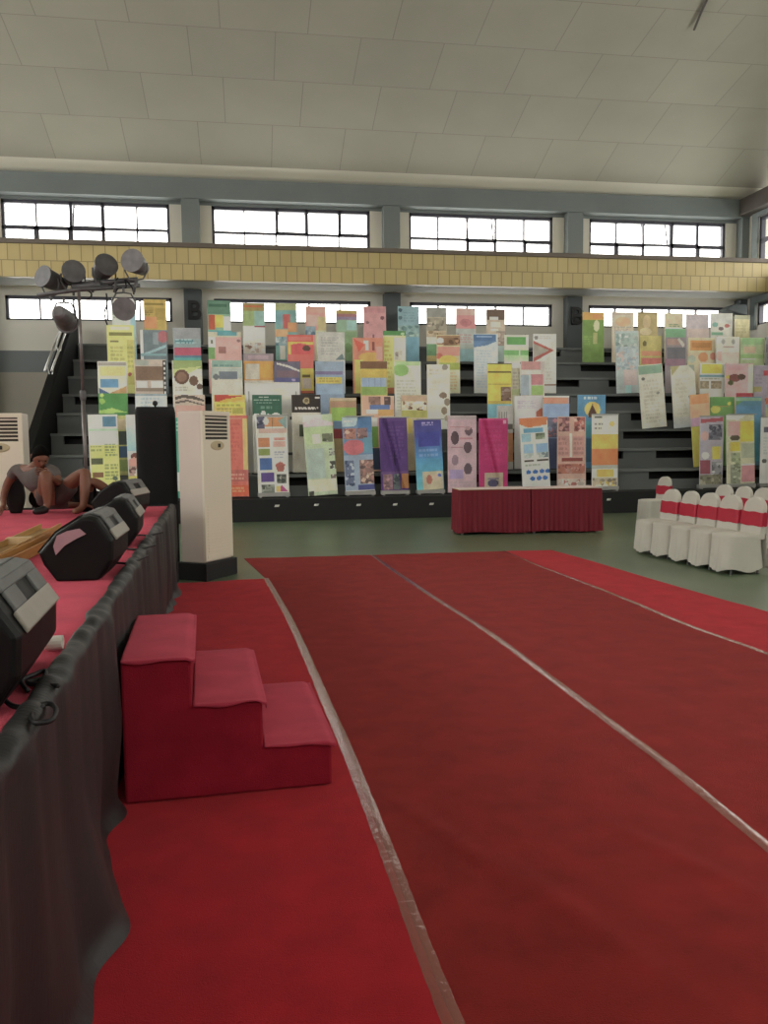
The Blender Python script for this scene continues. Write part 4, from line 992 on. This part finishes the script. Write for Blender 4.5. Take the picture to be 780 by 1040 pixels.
 (728,751,342,4,0,'ccc9b8','white banner with two grey discs and a pink lower part',[(e,735,347,1.7,2.6,'9a9a92'),(e,745,347,1.7,2.6,'9a9a92'),(r,735,352,746,353,'b09a92'),(e,732,362,4,5,'c9a39a'),(r,733,358,751,372,'c9b5aa')]),
 (752,777,343,4,0,'a5b58a','light green banner with a beige middle at right',[(r,754,343,775,350,'8fb57d'),(r,756,352,768,359,'bda98c'),(r,752,360,777,364,'8fb070'),(r,754,364,768,366,'d0d3b5')]),
 (778,792,342,4,0,'7d8683','dark grey green banner at the right edge of the fourth row',[(r,778,350,792,358,'6a6f70')]),
 # ---- third row
 (98.5,128.5,367,3,0,'cdcab0','white banner with a blue pill shape and a green foot at left',[(r,99,368,128,371,'9a938a'),(r,101,372,127,382,'c9c27a'),(r,101,385,119,394,'5f93b8'),(t,[(99,394),(110,400),(99,402)],'4a6288'),(t,[(110,400),(122,395),(128,392),(128,400)],'b58f5c'),(r,98,400,129,424,'4a8a45'),(e,102,408,3,3,'8ab04a'),(e,102,402,2,2,'a8c05a'),(t,[(98,418),(112,415),(128,420),(98,421)],'9abf5a')]),
 (136,168.5,365,3,0,'b0a296','brown and white banner edged with film strip dots at right',[(r,137,372,168,386,'7d6452'),(r,137,366,150,371,'9aa098'),(r,138,387,149,394,'cfcac0'),(r,152,387,165,394,'cfcac0'),(r,137,394,168,398,'8a7a6c'),(r,165,366,169,440,'4a4644')]+[(r,166,y,168,y+2.5,'d0cdc4') for y in range(368,400,5)]),
 (174.5,205,366,3,0,'c6c3b2','white banner with a green head and two brown round pictures',[(r,175,366,205,375,'8a9c5f'),(t,[(175,375),(205,372),(190,380),(175,382)],'b0b878'),(e,184,383,7.5,7.5,'6a4f42'),(e,184,383,5,5,'8a6a58'),(e,196,387,4.5,5,'6d5446'),(e,202,393,3,3,'5f4a40'),(l,177,393,190,399,2,'9a968a')]),
 (214,246,366,3,0,'b8b5a8','beige banner with teal head and a slate picture strip',[(r,215,366,245,373,'84a398'),(l,217,370,242,374,1,'4f7a74'),(r,214,374,246,384,'a5aea8'),(r,222,377,241,385,'6d7680'),(e,219,383,3,3,'6a6f72'),(r,214,386,246,440,'c0bcae')]),
 (247,277.5,359,3,0,'b8aea4','banner with violet grey head over white and orange halves',[(r,247,359,278,367,'8f8087'),(r,252,361,272,365,'a58f98'),(r,247,367,278,387,'c49047'),(r,249,369,263,386,'b9b2a5'),(r,264,369,275,384,'c9963f')]),
 (278,305,367,3,0,'6a6478','dark violet banner with a pale arc near its head',[(t,[(281,368),(293,371),(304,376),(304,378),(292,373),(281,370)],'c3bfb8'),(r,281,376,302,383,'7a6470'),(r,279,384,304,388,'5a5a88'),(e,298,386,2,1.5,'9a8fb0')]),
 (320,349.5,367,3,0,'8296b0','blue banner with a yellow band across it',[(r,320,367,349,377,'8a9cb0'),(r,320,377,348,381,'7a6f95'),(r,321,383,347,390,'bfae4c'),(r,322,391,348,401,'8fa6c0'),(l,324,384,344,389,2,'9a8a3f')]),
 (366,393,367,3,0,'b5a860','banner in brown, yellow, pale blue and green bands',[(r,366,367,393,375,'79583f'),(r,366,375,393,384,'bda645'),(r,367,384,392,393,'8fa3bd'),(r,367,393,392,402,'84a04e'),(r,374,384,374.8,393,'7a8fae'),(r,380,384,380.8,393,'7a8fae'),(r,386,384,386.8,393,'7a8fae')]),
 (400.5,427.5,367,3,0,'c4c4b5','white text banner with a light green corner patch',[(r,401,367,427,371,'a3c088'),(e,407,376,8,6,'84b060'),(l,403,386,424,420,10,'a8a89c'),(r,418,372,427,384,'c9cbb8')]),
 (433.5,457,370,3,0,'c9c5b5','white banner with brown flowers along its right side',[(e,452,373,3,3,'8a8478'),(l,436,375,448,382,2,'b0aa9a'),(e,450,402,4,3,'7d6a5a'),(e,454,409,3,4,'8a7a68'),(e,451,418,3,4,'8f7d68'),(e,454,426,3,3,'9a8a74'),(l,436,388,448,398,3,'bdb8a8')]),
 (495,520,369,3,0,'cbb93e','bright yellow banner with dark rules and a small photo',[(r,495,369,520,370,'5a4a30'),(r,496,377,519,378.5,'6a5a35'),(r,496,390,519,391,'a8983a'),(p,509,393,519,408,['7a5f50','5f4a42','9a8478'],31),(r,496,408,519,411,'b5a03f'),(r,495,411,520,426,'6fa8b8')]),
 (520,528,374,3,0,'c0b8a4','narrow cream banner edge squeezed beside the yellow banner',[(l,521,378,528,400,6,'a39a88'),(r,520,396,528,402,'a8b080')]),
 (529,553,367,3,0,'b8aea8','banner with a dusty pink head over white, blue and green blocks',[(r,530,367,549,375,'bd8a88'),(r,530,376,550,380,'c9c3ba'),(r,529,381,538,402,'98a5b0'),(r,540,380,552,391,'b87a80'),(r,540,392,552,402,'8fae60'),(r,538,381,540,402,'b5c0c0')]),
 (647.5,672.5,370,3,6,'c1beaf','white leaning banner with a green head left of the oval topped one',[(r,648,371,672,379,'7f9f88'),(l,652,386,668,432,12,'aeab9c'),(e,652,384,1.5,1.5,'6a6a62'),(e,666,400,1.5,1.5,'8a8a80')]),
 (681,705,371,3,5,'c3c1b2','pale leaning banner with a rounded light field',[(t,[(681,371),(690,371),(682,380)],'a8a070'),(t,[(705,371),(699,371),(705,378)],'98a090'),(l,685,384,700,424,9,'b5b3a4'),(g,424,440,'c0c0b8','aab4c0')]),
 (711,736,369,3,0,'cfcabb','white banner with a bright yellow head and two brown photos',[(r,713,370,734,379,'cdbd3c'),(r,711,381,736,383,'6f95a0'),(p,712,387,721,395,['9a8a70','7f7058','b0a088'],33),(p,723,387,733,395,['8f7f68','a5967d','6f6250'],34),(l,713,384,734,387,1,'7a7a70')]),
 (737,765,369,3,0,'cfa3a5','pink banner with a dark red flower',[(r,760,370,765,402,'cbc5b5'),(e,747,384,6,4,'84504e'),(e,754,383,4,3,'5f4a40'),(e,743,389,3,2.5,'5a5f3a'),(e,740,383,2,2,'c9b545'),(r,740,371,758,376,'c99aa0'),(r,749,400,768,404,'b54a55')]),
 (766,790,371,3,0,'a39aac','lilac banner at the right edge of the third row',[(r,776,376,790,382,'c0505a'),(r,766,393,774,398,'a8a06a'),(l,768,380,776,392,3,'8f869c')]),
 # ---- second row
 (113,135,422,2,0,'a5a560','yellow green banner mostly hidden between the two front banners at left',[(r,120,426,129,437,'b8a888'),(r,120,438,128,452,'4a5350'),(r,120,454,128,466,'3f5a78'),(r,120,468,128,480,'7f9050')]),
 (137,169.5,400,2,0,'b9c2c8','pale blue white banner behind the tall black speaker tower',[(l,142,404,165,416,3,'98a8b0'),(r,137,400,170,402,'8a9aa5')]),
 (177,208,401,2,0,'b8a89a','beige banner with dark wavy lines behind the air conditioner',[(t,[(178,403),(186,401),(196,402),(207,406),(207,408),(194,405),(186,404),(178,406)],'5a504a'),(t,[(178,408),(190,406),(207,411),(207,412),(190,408),(178,410)],'6a5f58'),(r,178,412,208,424,'c49a90'),(r,178,424,208,440,'b8968c')]),
 (217,249,401,2,0,'c9b05a','yellow banner with a red swoosh at its head behind the air conditioner',[(t,[(218,401),(248,402),(236,404),(222,408),(218,408)],'b5463a'),(t,[(218,409),(230,405),(248,403),(248,406),(226,409)],'cfa63a'),(r,218,409,249,414,'c9bc4a'),(l,220,411,246,421,3,'8a8a3a'),(r,236,415,246,420,'a09a3f')]),
 (248.5,304.5,388,6,0,'cfccbd','large plain white board standing behind the dark green headed banner',[(r,294,423,296,427,'3a3a36'),(r,248.5,388,304.5,389,'b5b2a5')],'b'),
 (256,286,401,2,0,'cdcabc','white banner with a dark green head and white cloud shapes',[(r,256,401,286,424,'35604f'),(l,263,402.5,276,405,1,'cfd8d0'),(l,258,405.5,284,408,1,'b5c9be'),(l,260,408.5,281,411,1,'8fb0a0'),(l,264,413,279,417,1,'6f9585'),(e,260,424,4.2,4.2,'cfd3c8'),(e,267,422,2.6,5,'cfd3c8'),(e,272,424,3.2,3.4,'cfd3c8'),(e,280,423.5,4.8,4.2,'cfd3c8'),(r,256,424,286,470,'cbc8ba')]),
 (296,325.5,401,2,0,'bdb9ac','white banner with a near black head and gold emblem',[(r,296,401,326,419,'37302d'),(e,311,407,3.4,3.4,'a39570'),(e,311,407,2,2,'6d6245'),(r,320,402.5,325,404.5,'cfcac0'),(l,299,413,324,417,1,'cfcac4'),(l,299,414,324,418,1,'cfcac4'),(r,296,419,326,421,'b8b4a8'),(r,303,432,309,444,'49543f')]),
 (334.5,362,404,2,0,'a39068','olive brown banner with a bright green foot',[(r,335,404,362,407,'b5a58a'),(r,335,408,362,415,'a8846a'),(r,336,414,361,428,'86a846'),(r,338,428,348,436,'6a88a8'),(r,338,436,348,446,'8a3a40')]),
 (367,400.5,402,2,0,'cfa08a','peach banner with dark photos and a blue label',[(p,374,403,387,411,['8a6a60','b08a7a','5f4a48'],41),(p,390,403,397,411,['5a4a4a','8a7068','3f3a3f'],42),(r,375,411,396,415.5,'5a74a8'),(r,372,416,384,421,'d6cfc4'),(r,384,416,400,422,'c99a58'),(r,377,424,383,434,'cfcfc0'),(r,377,434,384,455,'6fa045'),(r,377,456,386,478,'3a4a68')]),
 (407,434,401,2,0,'b0a386','beige banner with a scenic photo and olive green foot',[(r,408,402,433,408,'b59a7f'),(p,408,408,433,417,['c9bda5','8a6a50','d8d0c0','6a4a3a','b5a58a'],43),(r,408,417,434,424,'a3a050'),(r,413,425,418,440,'c9b05a')]),
 (505,521,412,2,0,'a39f9c','grey striped narrow banner with an orange lower right corner',[(r,x,418,x+.8,470,'75736f') if x else None for x in (507,509.5,512,514.5)]+[(r,516,440,521,470,'b0764a'),(r,505,431,521,436,'5f5c58')]),
 (522.5,551,402,2,0,'c3bcc3','white lilac banner with faint grey lines in the second row',[(l,526,407,546,416,4,'a39ca8'),(t,[(545,418),(551,414),(551,424),(545,424)],'b5644a'),(r,522,402,526,424,'c9c6c0')]),
 (552,578.5,402,2,0,'8095bd','blue banner with an orange head left of the round yellow picture banner',[(r,552,402,579,404,'c9c3ba'),(r,552,404,578,410,'c98a72'),(r,552,410,578,424,'8aa0c3'),(p,552,424,567,445,['6a6a80','a8707a','8a98b5'],45),(r,552,446,570,482,'5a6488')]),
 (587,615,401,2,0,'4f86ab','blue banner with a yellow disc and a dark figure inside it',[(l,593,403,611,407,1,'c8d0d4'),(e,602,416,8,8,'cfae52'),(t,[(602,410),(607,422),(597,422)],'5a3f35'),(r,598,421,606,424,'5a3f35'),(r,588,428,614,444,'4a98a8'),(r,588,446,614,470,'3f6a88')]),
 (700,720,400,2,6,'cf9060','orange peach leaning banner with lilac and yellow lower parts',[(e,710,406,9,5,'cf8a5c'),(r,700,410,720,424,'cfa080'),(r,700,424,720,433,'b893b0'),(r,700,433,720,476,'c9b545')]),
 (721,747,403,2,0,'6f9a58','green banner with yellow patches behind the violet grey front banner',[(e,727,416,5,4,'c3c04f'),(r,724,404,746,412,'5f9450'),(l,728,412,744,414,1,'b87a45'),(e,741,410,2,2,'cfc545')]),
 (748,774,403,2,0,'5a86a0','blue banner with a green sloped head at right',[(t,[(748,403),(760,404),(748,412)],'5f9450'),(g,412,470,'5a88ac','4a98a8'),(r,748,404,774,407,'84a890')]),
 (778,796,404,2,0,'7da0a8','pale teal banner with a red corner at the right edge of the second row',[(t,[(778,404),(784,404),(778,412)],'b0604a'),(r,779,414,796,424,'b5a84a')]),
 # ---- front row
 (88.5,119,421,1,1,'c5d2c0','pale green front banner with a small blue picture and yellow lower half at far left',[(r,104,423,117,434,'56809a'),(r,89,436,119,438,'a3c0a3'),(r,89,443,119,448,'c8d6c9'),(r,89,452,120,505,'c3c96a'),(l,90,453,102,460,2,'6d7a45'),(l,105,451,118,465,5,'6a7555'),(r,90,466,102,472,'5a5f45'),(l,104,472,118,490,5,'6d7545'),(r,91,481,102,486,'7d5a3a'),(e,114,487,2.5,2.5,'5a6a55'),(r,89,497,120,500,'e0e4d4')]),
 (127.5,157,421,1,1,'b5c3d0','pale blue front banner with faces near its foot, left of the black tower',[(r,128,421,145,432,'c3c6cf'),(g,432,458,'b8c3cc','8ab4d0'),(e,136,464,5,4,'6a3f3a'),(e,134,471,6,6,'c08a80'),(e,142,456,3,4,'4a2f30'),(p,128,474,157,484,['a88a80','6a4a48','c9b0a8','d6d3d0'],51),(g,484,505,'b8b04a','8a9a4a')]),
 (177,207,424,1,0,'3f9a88','teal front banner glimpsed between the black tower and the air conditioner',[(l,179,428,204,440,3,'a8d0c3'),(r,178,480,207,500,'c9c9b8')]),
 (228.5,251,422,1,0,'c9685c','salmon red front banner right of the tall air conditioner',[(r,246,425,251,480,'c9a868'),(r,230,424,245,426,'d68070'),(l,232,430,244,470,9,'bd5a52'),(r,228,478,251,490,'b5605a'),(l,230,482,248,490,2,'d0a08a'),(r,228,494,251,505,'c9583a'),(l,230,496,248,503,2,'d69a6a')]),
 (259.5,291.5,422,1,1,'cdc4ba','front banner with a grid of coloured squares on white',[(p,260,423,268,436,['5a5a70','3f4458','8a8a98'],61),(r,268,424,291,434,'bd8455'),(e,270,428,3,4,'cfc3b8'),(t,[(282,428),(291,423),(291,438)],'7d9a98'),(r,262,436,291,441,'c0a096'),(r,261,446,273,456,'b5764f'),(r,277,446,289,449,'c9948a'),(l,278,447,288,456,3,'b57a70'),(r,276,450,289,456,'c49a90'),(r,261,458,273,465,'7d8c45'),(l,277,461,289,469,3,'8088a8'),(r,262,468,275,481,'4a68a0'),(t,[(278,475),(283,472),(288,475),(286,483),(280,483)],'a8625a'),(r,263,484,276,493,'5f4a8a'),(p,279,486,289,495,['6a6a60','3f4440','a8a89c'],62),(p,263,496,276,505,['6a7068','8a8f84','4a5048'],63),(t,[(278,504),(284,497),(290,504)],'a84a80'),(r,278,498,283,504,'cfae5a')],'r'),
 (307,337,421,1,5,'a9b89a','pale green leaning front banner with small dark photos at its right',[(r,307,421,326,428,'cfc8cc'),(t,[(307,428),(320,424),(337,430),(337,433),(307,433)],'c9b5bb'),(r,308,434,337,452,'a8ba8c'),(r,315,441,324,451,'c3cab5'),(p,325,441,336,450,['6a6f5a','4a4f42','98a088'],64),(r,308,456,326,487,'9fb0a8'),(p,331,457,337,464,['4a4a45','a8b0a0'],65),(p,331,470,337,478,['4a4a45','a8b0a0'],66),(p,331,484,337,492,['6a5f58','a8a898'],67),(r,308,488,337,500,'c5c3a8'),(p,308,499,313,505,['3f3f3a','6a6a60'],68)]),
 (347,377,423,1,3,'6585a8','blue front banner with a round pink field and photo clusters',[(t,[(347,423),(364,423),(361,433),(347,434)],'a5b8c3'),(l,349,427,360,431,1,'c9d0d4'),(r,363,424,377,440,'4f78a5'),(p,349,435,360,447,['a8756a','8a5a55','c39a8c'],71),(p,361,435,372,447,['8a6a6a','6f5558','a8857d'],72),(e,358,456,11,8.5,'c46a74'),(r,368,446,377,462,'5f90a8'),(r,347,464,377,505,'8a9ab0'),(p,363,470,377,496,['8a6a64','c3a898','5f4a4c','a87a70'],73),(p,348,470,357,498,['5f6a88','3f4a68','a8b0c0'],74),(r,360,497,377,503,'4a4f88'),(r,347,503,380,506,'d6d9dc')],'r'),
 (384.5,413,424,1,2,'573a78','purple front banner with a long diagonal crease',[(r,385,425,413,428,'5f4280'),(l,394,433,410,470,9,'674a88'),(p,387,485,396,502,['8a6a70','a88088','6a5058'],81),(p,397,485,404,502,['5a6468','8a9490','3f474c'],82),(r,406,485,413,501,'a8703f'),(r,385,482,413,485,'6a4a80'),(t,[(398,428),(400,428),(406,470),(404,470)],'4c3070'),],'r',.62),
 (420,448,426,1,3,'4a6aa8','front banner fading from violet blue to cyan with a cream picture at its foot',[(g,426,445,'4a4488','4a4f98'),(g,445,468,'4a5aa0','4a88bd'),(g,468,506,'4a90bd','58b0b8'),(l,428,429,440,433,2,'b0a8d0'),(r,424,440,446,455,'46489a'),(l,424,458,446,468,2,'7d9ac8'),(r,426,482,447,502,'b8ad92'),(e,433,491,3,5,'a8685a'),(e,440,489,3,3,'c9a898'),(e,444,487,2,2,'5a6ab0')],'r'),
 (454.5,484,422,1,0,'b89aa5','mauve front banner with five dark oval portraits',[(r,455,422,484,426,'a8989c'),(r,457,433,472,434.5,'b07a84'),(e,476,438,4,4.5,'69525c'),(e,462,445,4,7,'5a4650'),(e,475,455,4,6,'5f4a54'),(e,462,468,3.5,5.5,'8a6f80'),(e,475,477,4,6,'63505c'),(r,467,445,480,446.5,'b07a88'),(r,458,454,470,455.5,'a87080'),(r,456,478,470,487,'a08ab5'),(l,457,490,482,500,3,'a8929c'),(e,475,435,3,2,'a8848c')]),
 (486,516,425,1,0,'ac2a68','magenta front banner with a diagonal crease behind the left table',[(r,486,425,516,427,'b8407a'),(l,492,432,512,470,8,'b03a72'),(r,492,481,511,497,'a89a84'),(e,501,492,6,4,'4f4a68'),(r,495,486,507,488,'7a6f84'),(r,511,427,514,430,'c890a8')],'x',.55),
 (527,556,424,1,4,'c3cac3','white and blue leaning front banner with an orange head',[(t,[(527,424),(556,424),(555,432),(536,434),(527,430)],'c9784a'),(r,531,435,551,439,'5f9ab8'),(r,529,440,538,448,'8ab0c0'),(p,543,440,553,447,['7d8a70','5f6a58','a8b0a0'],83),(r,530,451,540,460,'84a8cf'),(r,543,451,555,460,'84a8cf'),(p,530,460,540,466,['a8b0b0','6a7880','c3cac8'],84),(p,543,460,555,466,['a8b0b0','6a7880','c3cac8'],85),(r,530,467,540,469,'4a4238'),(r,543,467,555,469,'4a4238'),(l,531,472,553,476,1,'8a8f80')]+[(e,x,480,2.6,2.2,'3a6ab0') for x in (534,541,548,554)]+[(e,x,487,2.6,2.2,'3a6ab0') for x in (538,545,551)]),
 (566,595.5,423,1,0,'b89488','rose brown front banner with small photo panels',[(p,568,424,579,438,['8a5a60','b0807a','6a464a'],86),(p,584,424,595,438,['a8605a','c39a90','7d4a48'],87),(r,567,443,579,464,'b5857f'),(r,582,443,594,464,'b5857f'),(l,568,445,578,464,4,'9a6a68'),(l,583,445,593,464,4,'9a6a68'),(r,571,466,592,469,'84403c'),(p,567,472,595,482,['a8685a','b8857a','8a5048'],88),(p,567,487,595,496,['b8a8a0','a0605a','c9b8b0'],89),(r,579.5,440,581.5,465,'d0bdb4')]),
 (601,628.5,421,1,0,'cfcabd','white front banner with yellow and orange blocks right of the red tables',[(r,604,423,612,424.5,'6a6a64'),(l,604,430,616,434,1,'4f4f4c'),(l,604,435,612,438,1,'4f4f4c'),(e,622,431,2.5,3,'c9b25a'),(r,601,442,629,458,'cfae45'),(r,601,458,629,475,'d07a48'),(r,601,475,629,479,'a8a8a0'),(r,606,480,624,488,'cfb24a'),(p,602,489,628,499,['b5a890','8a7d68','d0c6b0','c9b25a'],91),(r,601,500,629,503,'d6d3cc')],'r'),
 (711,735.5,423,1,0,'a39cab','violet grey front banner with a red photo and yellow square behind the chairs',[(t,[(712,426),(735,424),(735,428),(712,430)],'a0505a'),(p,720,432,734,448,['6a6a78','8a8a98','4f4f5c'],92),(e,716,444,4,5,'c09a98'),(r,724,455,733,469,'c6b840'),(r,712,470,722,485,'8a4a58'),(e,717,465,4,4,'cfc8cc'),(p,723,472,734,486,['8a8a90','b0b0b5','5f5f68'],93),(p,712,486,735,497,['7d7a68','9a9684','6a6858'],94)],'r'),
 (738,766,421,1,2,'b8b59c','white front banner with yellow and pink fields behind the chairs',[(t,[(738,421),(760,420),(750,427),(738,426)],'d3cfc4'),(r,740,428,752,444,'c99a9a'),(r,752,428,765,450,'cdb62f'),(e,747,446,5,3,'5a5244'),(r,742,450,752,460,'c6b52f'),(r,753,452,766,468,'a3a890'),(p,743,462,752,478,['98a080','b8b89c','7f8a68'],95),(p,742,474,752,497,['8f9580','6f7560','a8ad98'],96),(r,753,474,768,494,'c0848c'),(r,753,474,768,476,'d6d0c8')],'r'),
 (773,795,424,1,0,'c3c5c4','pale front banner cut by the right edge behind the chairs',[(r,776,434,790,440,'5f6470'),(e,777,471,2,2.5,'5a5a58'),(l,776,445,792,465,6,'a3a8ac')],'r'),
]
for bn in BANNERS:
    bn = list(bn); bn[7] = [o for o in bn[7] if o]; banner(*bn)
# small white tags on the black front of the first tier
tagm = mat('white tag', 'd9d9d4', .6, .03, 10)
for i, (x, y) in enumerate([(228, 514), (281, 514), (321, 513), (364, 513), (401, 512.5), (438, 512), (618, 507.5)]):
    o_ = on_y(x, y, Y0 - .004)
    mb = MB(); mb.grid(lambda a, b: ((a - .5) * .085 + .012 * b, -.012 * math.sin(math.pi * a) - .002, (b - .5) * .045 + .012 * a), 6, 4)
    w = mb.build('white_tag', tagm, solid=.003); w.location = o_; w.rotation_euler = (0, R(8), 0)
    tag(w, 'small white tag on the black bleacher front below ' + ['the salmon red banner', 'the coloured squares banner', 'the pale green leaning banner', 'the blue banner with photos', 'the purple creased banner', 'the violet to cyan banner', 'the white, yellow and orange banner'][i], 'tag', 'white tags on the bleacher front')

# ------------------------------------------------------------------ light: bright sky through the windows and the strips left open in the unseen walls
wd = bpy.data.worlds.new('sky'); bpy.context.scene.world = wd; wd.use_nodes = True
bg_ = wd.node_tree.nodes['Background']; bg_.inputs['Color'].default_value = (1.0, .99, .93, 1); bg_.inputs['Strength'].default_value = WORLD = 12.0
def portal(loc, sx, sy, aim):
    """marks a window opening for the sampling of the sky; gives no light of its own"""
    L_ = bpy.data.lights.new('window_portal', 'AREA'); L_.shape = 'RECTANGLE'; L_.size = sx; L_.size_y = sy; L_.cycles.is_portal = True
    o_ = bpy.data.objects.new('window_portal', L_); C.objects.link(o_); o_.location = loc
    o_.rotation_euler = Vector(aim).to_track_quat('-Z', 'Y').to_euler()
for a_, b_ in WX:
    for z0_, z1_ in WZ: portal(((a_ + b_) / 2, YB + .28, (z0_ + z1_) / 2), b_ - a_, z1_ - z0_, (0, -1, 0))
for z0_, z1_ in WZ: portal((XR + .28, sum(RY[0]) / 2, (z0_ + z1_) / 2), RY[0][1] - RY[0][0], z1_ - z0_, (-1, 0, 0))
portal((XL - .2, 7.5, 6.43), 29.5, 2.46, (1, 0, 0))
portal((XR + .28, 3.75, 6.8), 21.5, 1.72, (-1, 0, 0)); portal((XR + .28, 3.75, 5.0), 21.5, .62, (-1, 0, 0))
portal((5, -7.2, 6.47), 34, 1.05, (0, 1, 0))
sc = bpy.context.scene
sc.view_settings.view_transform = 'Standard'; sc.view_settings.look = 'None'; sc.view_settings.exposure = -0.74; sc.view_settings.gamma = 1.0
sc.view_settings.use_curve_mapping = False
sc.cycles.max_bounces = 8; sc.cycles.diffuse_bounces = 5; sc.cycles.transparent_max_bounces = 8
sc.cycles.use_denoising = True
